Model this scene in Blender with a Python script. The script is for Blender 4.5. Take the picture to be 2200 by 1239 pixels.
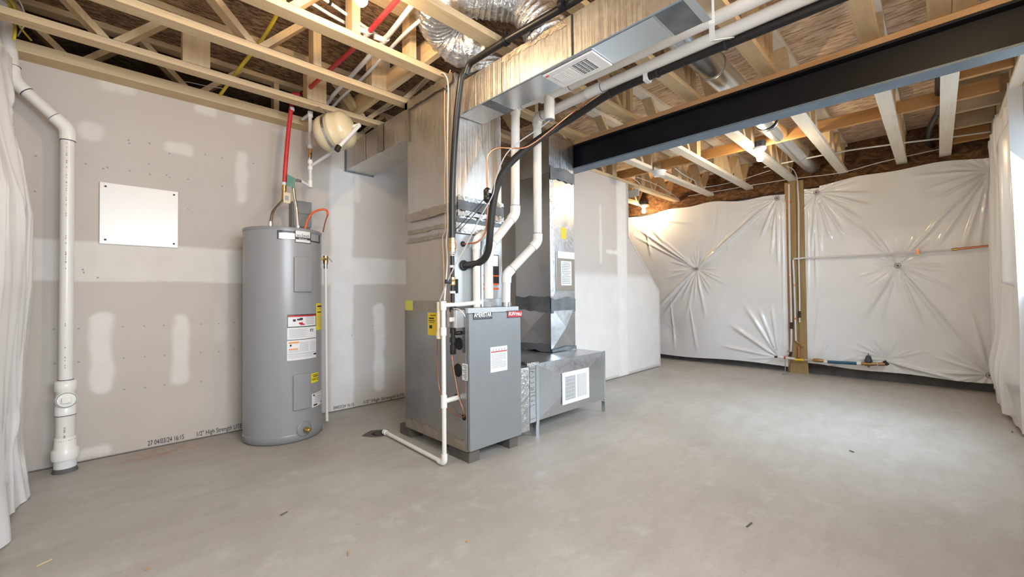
import bpy, bmesh, math, random
import numpy as np
from mathutils import Vector, Matrix
random.seed(7); rng = np.random.default_rng(7)
for o in list(bpy.data.objects): bpy.data.objects.remove(o)
S = bpy.context.scene
COL = S.collection
PI = math.pi

# ------------------------------------------------------------------ camera
CAM_H, FPX = 1.03, 894.16
YAW, PITCH, ROLL = 0.7960, 0.0167, 0.0099
_F = Vector((math.cos(YAW)*math.cos(PITCH), math.sin(YAW)*math.cos(PITCH), math.sin(PITCH)))
_r = Vector((math.sin(YAW), -math.cos(YAW), 0)); _d = _F.cross(_r)
_R = _r*math.cos(ROLL)+_d*math.sin(ROLL); _D = -_r*math.sin(ROLL)+_d*math.cos(ROLL)
CAMP = Vector((0, 0, CAM_H))
cd = bpy.data.cameras.new('camera'); cam = bpy.data.objects.new('camera', cd); COL.objects.link(cam)
cd.sensor_width = 36; cd.lens = FPX/2200*36; cd.clip_start = .02; cd.clip_end = 60
m = Matrix((( _R.x, -_D.x, -_F.x, 0), (_R.y, -_D.y, -_F.y, 0), (_R.z, -_D.z, -_F.z, CAM_H), (0, 0, 0, 1)))
cam.matrix_world = m
S.camera = cam
# points of known planes of the room, measured from the photograph
def _ray(x, y): return _F + _R*((x-1100)/FPX) + _D*((y-619.5)/FPX)
def PX(x, y, X0): v = _ray(x, y); return CAMP+v*(X0/v.x)
def PY(x, y, Y0): v = _ray(x, y); return CAMP+v*(Y0/v.y)
def PZ(x, y, Z0): v = _ray(x, y); return CAMP+v*((Z0-CAM_H)/v.z)

# ------------------------------------------------------------------ world, lights, exposure
S.view_settings.view_transform = 'Standard'; S.view_settings.look = 'None'
S.view_settings.exposure = 0.11; S.view_settings.gamma = 1.0; S.view_settings.use_curve_mapping = False
W = bpy.data.worlds.new('world'); S.world = W; W.use_nodes = True
bgn = W.node_tree.nodes['Background']; bgn.inputs[0].default_value = (.72, .85, 1, 1); bgn.inputs[1].default_value = 1.5
try:
    S.cycles.max_bounces = 12; S.cycles.diffuse_bounces = 8; S.cycles.glossy_bounces = 5
    S.cycles.sample_clamp_indirect = 6
except Exception: pass
def area(name, loc, rot, sx, sy, power, col, spread=180):
    l = bpy.data.lights.new(name, 'AREA'); l.shape = 'RECTANGLE'; l.size = sx; l.size_y = sy
    l.energy = power; l.color = col; l.spread = math.radians(spread)
    o = bpy.data.objects.new(name, l); o.location = loc; o.rotation_euler = rot; COL.objects.link(o); return o
# daylight of the side window, and added fill through an unseen near window
area('daylight_side_window', (4.08, -.64, 1.66), (PI/2-.62, 0, 0), 1.25, 1.1, 80, (.66, .83, 1), 145)
area('added_fill_near_window', (.60, -.64, 1.66), (PI/2-.30, 0, 0), 1.5, 1.1, 62, (.84, .92, 1), 140)
BULB_W = 520.0

# ------------------------------------------------------------------ constants of the room
ZC = 2.47            # underside of the trusses
ZS = 2.83            # underside of the subfloor
YL = 3.815           # drywall face of the left wall
XF = 6.45            # far foundation wall
XN, YR = -.45, -.45

# ------------------------------------------------------------------ mesh builder
class MB:
    def __init__(s): s.v = []; s.f = []; s.sm = []; s.mi = []; s.m = 0
    def add(s, verts, faces, smooth=False):
        b = len(s.v); s.v += [tuple(p) for p in verts]
        for f in faces: s.f.append(tuple(i+b for i in f)); s.sm.append(smooth); s.mi.append(s.m)
        return s
    def box(s, x0, x1, y0, y1, z0, z1):
        return s.add([(x0,y0,z0),(x1,y0,z0),(x1,y1,z0),(x0,y1,z0),(x0,y0,z1),(x1,y0,z1),(x1,y1,z1),(x0,y1,z1)],
              [(3,2,1,0),(4,5,6,7),(0,1,5,4),(1,2,6,5),(2,3,7,6),(3,0,4,7)])
    def bar(s, a, b, w, h, side=(0,1,0)):
        a, b = Vector(a), Vector(b); t = (b-a).normalized(); sd = Vector(side); sd = (sd-t*sd.dot(t)).normalized(); n = t.cross(sd)
        P = []
        for c in (a, b):
            for i, j in ((-1,-1),(1,-1),(1,1),(-1,1)): P.append(c+sd*(i*w/2)+n*(j*h/2))
        return s.add(P, [(3,2,1,0),(4,5,6,7),(0,1,5,4),(1,2,6,5),(2,3,7,6),(3,0,4,7)])
    def quad(s, a, b, c, d): return s.add([a,b,c,d], [(0,1,2,3)])
    def tube(s, pts, r, n=12, cap=True, rf=None):
        pts = [Vector(p) for p in pts]; N = len(pts)
        T = [(pts[min(i+1,N-1)]-pts[max(i-1,0)]).normalized() for i in range(N)]
        u = T[0].orthogonal().normalized(); V = []
        for i in range(N):
            if i:
                ax = T[i-1].cross(T[i])
                if ax.length > 1e-7: u = Matrix.Rotation(T[i-1].angle(T[i]), 3, ax.normalized()) @ u
            u = (u-T[i]*u.dot(T[i])).normalized(); w = T[i].cross(u)
            rr = r[i] if isinstance(r, (list, tuple)) else r
            for k in range(n):
                a = 2*PI*k/n; q = rf(i, a)*rr if rf else rr
                V.append(pts[i]+u*(math.cos(a)*q)+w*(math.sin(a)*q))
        Fc = [(i*n+k, i*n+(k+1)%n, (i+1)*n+(k+1)%n, (i+1)*n+k) for i in range(N-1) for k in range(n)]
        s.add(V, Fc, True)
        if cap:
            s.add(V[:n], [tuple(range(n-1,-1,-1))]); s.add(V[-n:], [tuple(range(n))])
        return s
    def cyl(s, a, b, r, n=16, cap=True): return s.tube([a, b], r, n, cap)
    def lathe(s, o, ax, prof, n=32, smooth=True):   # prof: (radius, distance along axis)
        o = Vector(o); ax = Vector(ax).normalized(); u = ax.orthogonal().normalized(); w = ax.cross(u); V = []
        for r, h in prof:
            for k in range(n):
                a = 2*PI*k/n; V.append(o+ax*h+u*(math.cos(a)*r)+w*(math.sin(a)*r))
        Fc = [(i*n+k, i*n+(k+1)%n, (i+1)*n+(k+1)%n, (i+1)*n+k) for i in range(len(prof)-1) for k in range(n)]
        s.add(V, Fc, smooth)
        s.add(V[:n], [tuple(range(n-1,-1,-1))]); s.add(V[-n:], [tuple(range(n))]); return s
    def sphere(s, c, r, n=16, m=10, sc=(1,1,1)):
        c = Vector(c); V = []
        for i in range(m+1):
            t = PI*i/m
            for k in range(n):
                a = 2*PI*k/n; V.append(c+Vector((math.sin(t)*math.cos(a)*sc[0], math.sin(t)*math.sin(a)*sc[1], math.cos(t)*sc[2]))*r)
        return s.add(V, [(i*n+k, (i+1)*n+k, (i+1)*n+(k+1)%n, i*n+(k+1)%n) for i in range(m) for k in range(n)], True)

ORG = {}
def setp(o, label=None, cat=None, group=None, kind=None):
    if label: o['label'] = label
    if cat: o['category'] = cat
    if group: o['group'] = group
    if kind: o['kind'] = kind
    return o
def thing(name, label, cat, loc=(0,0,0), group=None):
    o = bpy.data.objects.new(name, None); o.empty_display_size = .05; COL.objects.link(o); o.location = loc
    ORG[o.name] = Vector(loc); return setp(o, label, cat, group)
def obj(name, mb, mat, parent=None, bev=0, label=None, cat=None, group=None, kind=None, origin=None):
    me = bpy.data.meshes.new(name)
    if parent is not None: org = ORG[parent.name]
    elif origin is not None: org = Vector(origin)
    else:
        a = np.array(mb.v); org = Vector(((a[:,0].min()+a[:,0].max())/2, (a[:,1].min()+a[:,1].max())/2, a[:,2].min()))
    me.from_pydata([(p[0]-org.x, p[1]-org.y, p[2]-org.z) for p in mb.v], [], mb.f)
    me.polygons.foreach_set('use_smooth', mb.sm)
    for q in (mat if isinstance(mat, (list, tuple)) else [mat]): me.materials.append(q)
    me.polygons.foreach_set('material_index', mb.mi)
    me.validate(); me.update()
    o = bpy.data.objects.new(name, me); COL.objects.link(o)
    if parent is not None: o.parent = parent
    else: o.location = org
    ORG[o.name] = org
    if bev:
        b = o.modifiers.new('bevel', 'BEVEL'); b.width = bev; b.segments = 2; b.limit_method = 'ANGLE'; b.angle_limit = .7; b.use_clamp_overlap = True
    return setp(o, label, cat, group, kind)
def fillet(pts, r, n=6):
    pts = [Vector(p) for p in pts]; out = [pts[0]]
    for i in range(1, len(pts)-1):
        a, b, c = pts[i-1], pts[i], pts[i+1]
        d = min(r, (b-a).length*.49, (c-b).length*.49)
        p, q = b+(a-b).normalized()*d, b+(c-b).normalized()*d
        for k in range(n+1):
            t = k/n; out.append(p*(1-t)**2+b*(2*t*(1-t))+q*t*t)
    out.append(pts[-1]); return out
def spline(pts, n=8):
    P = [Vector(p) for p in pts]; P = [P[0]*2-P[1]]+P+[P[-1]*2-P[-2]]; out = []
    for i in range(1, len(P)-2):
        for k in range(n):
            t = k/n
            out.append(.5*((2*P[i])+(P[i+1]-P[i-1])*t+(2*P[i-1]-5*P[i]+4*P[i+1]-P[i+2])*t*t+(3*P[i]-P[i-1]-3*P[i+1]+P[i+2])*t**3))
    out.append(P[-2]); return out
def text(name, body, size, origin, right, up, mat, parent, off=.0012, squeeze=1.0, bendcyl=None, bold=0, label=None, fit=None):
    c = bpy.data.curves.new(name, 'FONT'); c.body = body; c.size = size; c.extrude = .0004; c.offset = bold
    t = bpy.data.objects.new(name+'_t', c); COL.objects.link(t)
    dg = bpy.context.evaluated_depsgraph_get(); me = bpy.data.meshes.new_from_object(t.evaluated_get(dg))
    bpy.data.objects.remove(t)
    if fit: mx = max(v.co.x for v in me.vertices); squeeze = fit/mx
    right = Vector(right).normalized(); up = Vector(up).normalized(); nrm = right.cross(up); origin = Vector(origin); org = ORG[parent.name]
    for v in me.vertices:
        x, y, z = v.co.x*squeeze, v.co.y, v.co.z
        if bendcyl:
            (cx, cy), R, a0 = bendcyl; a = a0+x/R; q = R+off+z
            v.co = Vector((cx+math.cos(a)*q, cy+math.sin(a)*q, origin.z+y))-org
        else: v.co = origin+right*x+up*y+nrm*(off+z)-org
    me.name = name; me.materials.clear(); me.materials.append(mat)
    o = bpy.data.objects.new(name, me); COL.objects.link(o); o.parent = parent; ORG[o.name] = org
    if label: o['label'] = label
    return o

# ------------------------------------------------------------------ materials
class NT:
    def __init__(s, name):
        s.m = bpy.data.materials.new(name); s.m.use_nodes = True; s.t = s.m.node_tree; s.n = s.t.nodes; s.l = s.t.links
        s.b = s.n['Principled BSDF']; s.tc = None
    def node(s, ty, **kw):
        n = s.n.new(ty)
        for k, v in kw.items():
            if k.startswith('i_'):
                key = k[2:]; key = int(key) if key.isdigit() else key.replace('_', ' ')
                if hasattr(v, 'is_output'): s.l.new(v, n.inputs[key])
                else: n.inputs[key].default_value = v
            else: setattr(n, k, v)
        return n
    def coords(s, scale=(1,1,1), rot=(0,0,0), obj=True, loc=(0,0,0)):
        if s.tc is None: s.tc = s.n.new('ShaderNodeTexCoord')
        mp = s.n.new('ShaderNodeMapping'); mp.inputs['Scale'].default_value = scale; mp.inputs['Rotation'].default_value = rot; mp.inputs['Location'].default_value = loc
        s.l.new(s.tc.outputs['Object'], mp.inputs[0]); return mp.outputs[0]
    def noise(s, co, sc, det=4, ro=.55, dist=0): return s.node('ShaderNodeTexNoise', i_Vector=co, i_Scale=sc, i_Detail=det, i_Roughness=ro, i_Distortion=dist).outputs[0]
    def ramp(s, f, stops):
        r = s.node('ShaderNodeValToRGB', i_0=f); e = r.color_ramp.elements
        while len(e) < len(stops): e.new(.5)
        for k, (p, c) in enumerate(stops): e[k].position = p; e[k].color = (*c, 1) if len(c) == 3 else c
        return r.outputs[0]
    def mix(s, f, a, b, mode='MIX'):
        n = s.n.new('ShaderNodeMix'); n.data_type = 'RGBA'; n.blend_type = mode
        for i, v in ((0, f), (6, a), (7, b)):
            if hasattr(v, 'is_output'): s.l.new(v, n.inputs[i])
            else: n.inputs[i].default_value = (*v, 1) if isinstance(v, tuple) and len(v) == 3 else v
        return n.outputs[2]
    def math(s, op, a, b=0):
        n = s.n.new('ShaderNodeMath'); n.operation = op
        for i, v in ((0, a), (1, b)):
            if hasattr(v, 'is_output'): s.l.new(v, n.inputs[i])
            else: n.inputs[i].default_value = v
        return n.outputs[0]
    def bump(s, h, st, dist=.01):
        n = s.node('ShaderNodeBump', i_Height=h, i_Strength=st, i_Distance=dist); s.l.new(n.outputs[0], s.b.inputs['Normal'])
    def set(s, **kw):
        for k, v in kw.items():
            i = s.b.inputs[k.replace('_', ' ')]
            if hasattr(v, 'is_output'): s.l.new(v, i)
            else: i.default_value = (*v, 1) if isinstance(v, tuple) and len(v) == 3 else v
        return s
def flat(name, col, rough=.5, metal=0, spec=.5, var=.0, bump=0, bs=40, **kw):
    t = NT(name)
    if var:
        c = t.coords(); f = t.noise(c, 9, 5)
        a = tuple(max(0, q*(1-var)) for q in col); b = tuple(min(1, q*(1+var)) for q in col)
        t.set(Base_Color=t.ramp(f, [(.3, a), (.7, b)]))
    else: t.set(Base_Color=col)
    t.set(Roughness=rough, Metallic=metal); t.b.inputs['Specular IOR Level'].default_value = spec
    if bump: t.bump(t.noise(t.coords(), bs, 4), bump, .004)
    if kw: t.set(**kw)
    return t.m
def wood(name, axis, cols, rough=.7, knots=True):
    t = NT(name); g = [14, 14, 14]; g[axis] = 1.2
    c = t.coords(tuple(g)); n1 = t.noise(c, 2.2, 6, .6, .8)
    g2 = [60, 60, 60]; g2[axis] = 1.5
    n2 = t.noise(t.coords(tuple(g2)), 2, 3, .5)
    col = t.ramp(n1, [(.25, cols[0]), (.5, cols[1]), (.75, cols[2])])
    col = t.mix(t.math('MULTIPLY', n2, .6), col, cols[0])
    big = t.noise(t.coords((1.1, 1.1, 1.1)), 1.4, 2)
    col = t.mix(t.ramp(big, [(.35, (0,0,0)), (.7, (.6,.6,.6))]), col, cols[3] if len(cols) > 3 else cols[2])
    if knots:
        k = [5, 5, 5]; k[axis] = 2.2
        v = t.node('ShaderNodeTexVoronoi', i_Vector=t.coords(tuple(k)), i_Scale=1.0).outputs[0]
        kk = t.ramp(v, [(.03, (.85,)*3), (.085, (0,)*3)])
        col = t.mix(kk, col, (.16, .075, .03))
    t.set(Base_Color=col, Roughness=rough); t.bump(n2, .25, .002); return t.m
PINE = [(.50,.345,.18), (.68,.51,.30), (.78,.64,.43), (.56,.41,.25)]
M = {}
M['pine_x'] = wood('pine_x', 0, PINE); M['pine_y'] = wood('pine_y', 1, PINE); M['pine_z'] = wood('pine_z', 2, PINE)
M['pine_white'] = wood('pine_whitewood', 0, [(.62,.54,.43), (.80,.74,.63), (.88,.84,.75), (.72,.64,.52)])
M['lumber'] = wood('orange_lumber', 1, [(.36,.17,.05), (.52,.27,.09), (.62,.36,.15), (.46,.26,.11)])
M['lumber_grey'] = wood('greyed_lumber', 1, [(.36,.25,.14), (.50,.38,.23), (.60,.48,.31), (.34,.30,.22)])
M['nailer'] = wood('nailer_board', 1, [(.34,.20,.10), (.46,.29,.16), (.54,.36,.20)])
M['treated'] = wood('treated_post', 2, [(.22,.13,.05), (.36,.235,.095), (.46,.32,.15), (.31,.24,.10)])
M['block'] = wood('grey_wood_block', 0, [(.055,.045,.04), (.10,.085,.075), (.15,.13,.115)], knots=False)
def osb(name, tint, strands):
    t = NT(name); f = None
    for k, (rot, sc) in enumerate(strands):
        wob = t.node('ShaderNodeTexNoise', i_Vector=t.coords((1,1,1), loc=(k*5,0,0)), i_Scale=4.0, i_Detail=2.0)
        mp = t.coords(sc, (0, 0, rot), loc=(k*3.1, k*1.7, 0))
        ad = t.node('ShaderNodeVectorMath', operation='MULTIPLY_ADD', i_0=wob.outputs['Color'], i_1=(1.2, 1.2, 0), i_2=mp)
        v = t.node('ShaderNodeTexVoronoi', i_Vector=ad.outputs[0], i_Scale=1.0, i_Randomness=1.0)
        sep = t.node('ShaderNodeSeparateColor', i_0=v.outputs['Color'])
        if f is None: f = sep.outputs[0]; continue
        g = t.math('GREATER_THAN', sep.outputs[1], .5)
        n = t.n.new('ShaderNodeMix'); n.data_type = 'FLOAT'; t.l.new(g, n.inputs[0]); t.l.new(f, n.inputs[2]); t.l.new(sep.outputs[0], n.inputs[3]); f = n.outputs[0]
    c0 = strands[0][1]; fib = t.noise(t.coords((c0[0]*1.5, c0[1]*1.5, 1), (0, 0, strands[0][0])), 1.6, 5, .65)
    f2 = t.math('ADD', t.math('MULTIPLY', f, .45), t.math('MULTIPLY', fib, .55))
    col = t.ramp(f2, [(.22, tint[0]), (.42, tint[1]), (.58, tint[2]), (.8, tint[3])])
    t.set(Base_Color=col, Roughness=.8); t.bump(f2, .35, .004); return t.m
M['osb'] = osb('osb_subfloor', [(.30,.18,.10), (.55,.37,.235), (.68,.50,.34), (.80,.66,.50)], (((0,0,.05)[2], (60,9,1)), (.35, (52,10,1)), (-.35, (56,9,1)), (.12, (60,11,1))))
M['osb_dark'] = osb('osb_shaded_subfloor', [(.05,.025,.012), (.17,.095,.045), (.27,.16,.085), (.42,.28,.16)], ((.5, (26,80,1)), (-.75, (28,84,1)), (1.45, (24,76,1)), (2.3, (26,80,1))))  # darker copy of the boards, dimness of the left bays in its colour
def galv(name, base=(.60,.61,.62), rough=.34, streak=None, sp=70):
    t = NT(name); c = t.coords()
    v = t.node('ShaderNodeTexVoronoi', i_Vector=c, i_Scale=float(sp)); sep = t.node('ShaderNodeSeparateColor', i_0=v.outputs['Color'])
    n = t.noise(c, 3.5, 4)
    f = t.math('ADD', t.math('MULTIPLY', sep.outputs[0], .22), t.math('MULTIPLY', n, .78))
    t.set(Base_Color=t.ramp(f, [(.2, tuple(q*.90 for q in base)), (.8, tuple(min(1, q*1.08) for q in base))]), Metallic=1.0,
          Roughness=t.ramp(f, [(.2, (rough-.08,)*3), (.8, (rough+.10,)*3)]))
    if streak is not None:
        g = [26, 26, 26]; g[streak] = .8; s_ = t.noise(t.coords(tuple(g)), 1.6, 4, .6)
        t.bump(s_, .5, .012)
    else: t.bump(t.noise(c, 2.4, 2), .25, .02)
    return t.m
M['galv'] = galv('galvanised_sheet', (.60,.615,.63), .33); M['galv_z'] = galv('galvanised_sheet_streaked', (.66,.63,.59), .40, 2)
M['galv_cool'] = flat('galvanised_window_tint', (.74,.81,.86), .27, 1.0, var=.03)  # blue of the window light on the trunk underside put into the colour
M['galv_duct'] = galv('galvanised_trunk', (.62,.605,.585), .38, 2)
M['cab'] = flat('furnace_grey_paint', (.255,.27,.28), .42, .3, var=.03)
M['cab_side'] = galv('furnace_side_sheet', (.45,.45,.45), .36, None, 40)
M['coil_paint'] = flat('coil_cabinet_paint', (.46,.48,.49), .4, .25, var=.04)
M['yellow_tape'] = flat('pale_yellow_tape', (.55,.53,.10), .4)
M['coil_side'] = flat('coil_side_bulb_tint', (.42,.375,.33), .5, .2, var=.04)  # cabinet paint browned, the warm bulb light put into its colour
def foil(name, base, rough, sc=26, st=.9):
    t = NT(name); n = t.noise(t.coords(), sc, 5, .65, 1.2); n2 = t.noise(t.coords(), sc*.35, 2)
    t.set(Base_Color=t.ramp(n2, [(.3, tuple(q*.8 for q in base)), (.7, base)]), Metallic=1.0, Roughness=rough); t.bump(n, st, .012); return t.m
M['tape'] = foil('foil_tape', (.74,.74,.74), .28, 40, .5)
M['tape_warm'] = foil('tan_tape', (.56,.50,.42), .45, 40, .4)  # browner, rougher copy of the foil tape
M['flex'] = foil('flex_duct_foil', (.86,.86,.86), .24, 22, .9)
M['mastic'] = flat('grey_duct_mastic', (.15,.16,.17), .55, .3, var=.3, bump=.3, bs=60)
M['steel'] = flat('painted_steel_beam', (.006,.0068,.012), .5, 0, .3, var=.2)
M['steel_flange'] = flat('beam_underside_bounce_tint', (.15,.20,.255), .5, 0, .5, var=.12)  # bluish light off the floor put into the flange colour
M['black'] = flat('black_iron_pipe', (.010,.009,.008), .38, 0, .5)
M['rubber'] = flat('black_foam_sleeve', (.013,.012,.011), .55, 0, .4, bump=.2, bs=60)
M['dark'] = flat('dark_opening', (.008,.008,.008), .8)
M['pvc'] = flat('white_pvc', (.73,.70,.655), .30, 0, .5, var=.03)
M['pvc_fit'] = flat('white_pvc_fitting', (.79,.77,.73), .28)
M['purple'] = flat('purple_primer', (.045,.03,.09), .5)
M['ink'] = flat('black_ink', (.02,.02,.022), .6)
M['pex'] = flat('white_pex', (.66,.66,.67), .34)
M['pexred'] = flat('red_pex', (.52,.03,.04), .36)
M['blue'] = flat('blue_pipe', (.02,.10,.17), .4)
M['copper'] = flat('copper', (.70,.30,.16), .32, 1.0)
M['copperpaint'] = flat('reddish_copper_tube', (.45,.17,.08), .36, .8)
M['brass'] = flat('brass', (.62,.42,.17), .30, 1.0)
M['bronze'] = flat('bronze_casting', (.42,.26,.13), .42, .9)
M['chrome'] = flat('stainless', (.70,.70,.70), .22, 1.0)
M['heater'] = flat('heater_grey_enamel', (.275,.278,.290), .30, 0, .55, var=.025)
M['heater_cap'] = flat('heater_rim_enamel', (.235,.24,.25), .34, 0, .5)
M['cream'] = flat('cream_enamel', (.66,.56,.38), .22, 0, .5)
M['white'] = flat('white_gloss', (.82,.80,.77), .28)
M['paper'] = flat('white_label', (.72,.72,.72), .5)
M['paper_grey'] = flat('grey_print', (.30,.30,.31), .6)
M['yellow'] = flat('yellow_label', (.75,.62,.02), .5)
M['amber'] = flat('amber_tag', (.80,.56,.02), .5)
M['red'] = flat('red_label', (.50,.02,.03), .45)
M['orange'] = flat('orange_conduit', (.80,.13,.03), .42)
M['orange_txt'] = flat('orange_print', (.75,.28,.05), .5)
M['slate'] = flat('dark_badge', (.035,.042,.055), .4)
M['silver'] = flat('silver_badge', (.62,.60,.56), .25, .9)
M['boxgrey'] = flat('grey_disconnect', (.20,.205,.20), .45)
M['green'] = flat('green_tape', (.02,.16,.13), .4)
M['cable_y'] = flat('yellow_cable', (.62,.47,.03), .45)
M['cable_w'] = flat('white_cable', (.72,.71,.69), .42)
M['hose_grey'] = flat('clear_grey_hose', (.42,.42,.43), .3)
M['cable_t'] = flat('tan_cable', (.62,.42,.28), .45)
M['porcelain'] = flat('white_porcelain', (.80,.79,.76), .25)
M['bluebox'] = flat('dark_junction_box', (.035,.035,.04), .45)
M['kraft'] = None
def bulbm():
    t = NT('lit_bulb'); t.set(Base_Color=(1,.9,.75), Emission_Color=(1,.745,.455)); t.b.inputs['Emission Strength'].default_value = BULB_W; return t.m
M['bulb'] = bulbm()
def fluffy():
    t = NT('brown_mineral_wool'); n = t.noise(t.coords((1,1,2.2)), 7, 8, .7, 1.5)
    t.set(Base_Color=t.ramp(n, [(.3, (.04,.02,.01)), (.48, (.19,.085,.03)), (.62, (.34,.17,.07)), (.8, (.52,.30,.13))]), Roughness=.95); t.bump(n, 1.0, .06); return t.m
M['wool'] = fluffy()
def plastic():
    t = NT('white_poly_sheeting'); c = t.coords(); n = t.noise(c, 2.5, 3, .5, .4); n2 = t.noise(t.coords((1,1,.2)), 16, 4, .55, .3)
    t.set(Base_Color=t.ramp(n, [(.3, (.76,.76,.76)), (.7, (.83,.83,.83))]), Roughness=.30)
    t.b.inputs['Specular IOR Level'].default_value = .6
    t.b.inputs['Coat Weight'].default_value = .5; t.b.inputs['Coat Roughness'].default_value = .10
    t.bump(n2, .12, .008); return t.m
M['plastic'] = plastic()
def concrete():
    t = NT('concrete_slab'); c = t.coords(); a = t.noise(c, .9, 6, .6, .3); b = t.noise(c, 7, 8, .65); d = t.noise(t.coords((1,3.2,1), (0,0,.6)), 2.6, 6, .65, .5)
    col = t.ramp(a, [(.28, (.33,.30,.265)), (.5, (.395,.37,.335)), (.72, (.44,.42,.39))])
    col = t.mix(t.ramp(d, [(.38, (.45,)*3), (.55, (0,)*3)]), col, (.33,.30,.265))
    col = t.mix(t.ramp(b, [(.54, (0,)*3), (.72, (.5,)*3)]), col, (.50,.48,.455))
    f3 = t.noise(t.coords((1,1,1)), 38, 5, .7); col = t.mix(t.ramp(f3, [(.30, (.35,)*3), (.46, (0,)*3)]), col, (.27,.235,.20))
    tr_ = t.noise(t.coords((1.2,9,1), (0,0,-.5)), 2.2, 5, .7, 1.0); col = t.mix(t.ramp(tr_, [(.62, (0,)*3), (.72, (.4,)*3)]), col, (.30,.265,.23))
    sp = t.node('ShaderNodeTexVoronoi', i_Vector=t.coords((1,1,1)), i_Scale=2.1)
    msk = t.ramp(sp.outputs[0], [(.012, (.7,)*3), (.03, (0,)*3)])
    col = t.mix(msk, col, (.16,.12,.09))
    # rusty stain by the drywall, left of the water heater
    g = t.node('ShaderNodeTexGradient', gradient_type='SPHERICAL', i_0=t.coords((2.6, 7, 1), loc=(-.30*2.6, -3.66*7, 0)))
    st = t.math('MULTIPLY', g.outputs[1], t.ramp(t.noise(c, 14, 5, .7), [(.42, (0,)*3), (.6, (.9,)*3)]))
    col = t.mix(st, col, (.42,.17,.07))
    t.set(Base_Color=col, Roughness=t.ramp(b, [(.3, (.40,)*3), (.7, (.58,)*3)])); t.b.inputs['Specular IOR Level'].default_value = .45
    t.bump(b, .12, .006); return t.m
M['concrete'] = concrete()
M['foundation'] = flat('foundation_concrete', (.10,.095,.09), .85, var=.25, bump=.4, bs=30)
def drywall(name):
    t = NT(name); c = t.coords(); n = t.noise(c, 1.2, 3); at = t.node('ShaderNodeAttribute', attribute_name='mud')
    paper = t.ramp(n, [(.3, (.50,.45,.41)), (.7, (.55,.50,.46))])
    mud = t.ramp(t.noise(c, 6, 5), [(.3, (.69,.655,.62)), (.7, (.76,.73,.69))])
    dot = t.node('ShaderNodeAttribute', attribute_name='dot')
    col = t.mix(at.outputs['Fac'], paper, mud)
    t.set(Base_Color=col, Roughness=.75); t.b.inputs['Specular IOR Level'].default_value = .3
    t.bump(t.noise(c, 60, 4), .08, .003); return t.m
M['drywall'] = drywall('drywall_paper_and_mud')
M['whitewall'] = flat('primed_board', (.66,.64,.61), .7, 0, .3, var=.03)

# numpy value noise for cloth and mud
def vnoise(x, y, seed=0):
    r = np.random.default_rng(seed); T = r.random((64, 64)); xi = np.floor(x).astype(int); yi = np.floor(y).astype(int); fx = x-xi; fy = y-yi
    fx = fx*fx*(3-2*fx); fy = fy*fy*(3-2*fy); g = lambda a, b: T[a % 64, b % 64]
    return (g(xi,yi)*(1-fx)+g(xi+1,yi)*fx)*(1-fy)+(g(xi,yi+1)*(1-fx)+g(xi+1,yi+1)*fx)*fy
def fbm(x, y, s=0, o=4):
    v = 0; a = .5
    for k in range(o): v = v+a*vnoise(x*2**k, y*2**k, s+k); a *= .5
    return v

# ================================================================== SETTING
def struct(name, mb, mat, **kw): return obj(name, mb, mat, kind='structure', **kw)
struct('floor', MB().box(XN-.2, XF+.15, YR-.2, 5.45, -.12, 0), M['concrete'], origin=(0,0,0))
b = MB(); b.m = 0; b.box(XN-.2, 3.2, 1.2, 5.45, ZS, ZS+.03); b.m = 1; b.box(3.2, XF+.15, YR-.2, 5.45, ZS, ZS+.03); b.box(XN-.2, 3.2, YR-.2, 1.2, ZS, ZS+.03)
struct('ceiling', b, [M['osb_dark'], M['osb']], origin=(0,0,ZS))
struct('wall_far', MB().box(XF, XF+.15, YR-.2, 5.3, 0, ZS), M['foundation'])
struct('wall_outer', MB().box(XN-.15, XF+.15, 5.3, 5.45, 0, ZS), M['foundation'])
b = MB().box(XN-.15, XN, YR-.2, 5.3, 0, ZS)
struct('wall_near', b, M['whitewall'])
b = MB(); b.box(XN, -.2, YR-.15, YR, 0, ZS); b.box(1.4, 3.4, YR-.15, YR, 0, ZS); b.box(4.75, XF, YR-.15, YR, 0, ZS)
for u0, u1 in ((-.2, 1.4), (3.4, 4.75)): b.box(u0, u1, YR-.15, YR, 2.26, ZS); b.box(u0, u1, YR-.15, YR, 0, 1.06)
struct('wall_right', b, M['whitewall'])
for nm, fr in (('window_1', ((3.4, 4.75), (1.06, 2.26), 'y')), ('added_window', ((-.2, 1.4), (1.06, 2.26), 'y'))):  # second window is added out of view to let in fill light
    (u0, u1), (z0, z1), ax = fr; b = MB(); W_ = .05
    segs = [(u0, u1, z0, z0+W_), (u0, u1, z1-W_, z1), (u0, u0+W_, z0, z1), (u1-W_, u1, z0, z1), ((u0+u1)/2-W_/2, (u0+u1)/2+W_/2, z0, z1)]
    for a0, a1, c0, c1 in segs:
        if ax == 'y': b.box(a0, a1, YR-.11, YR-.04, c0, c1)
        else: b.box(XN-.11, XN-.04, a0, a1, c0, c1)
    struct(nm, b, M['white'])

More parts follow.
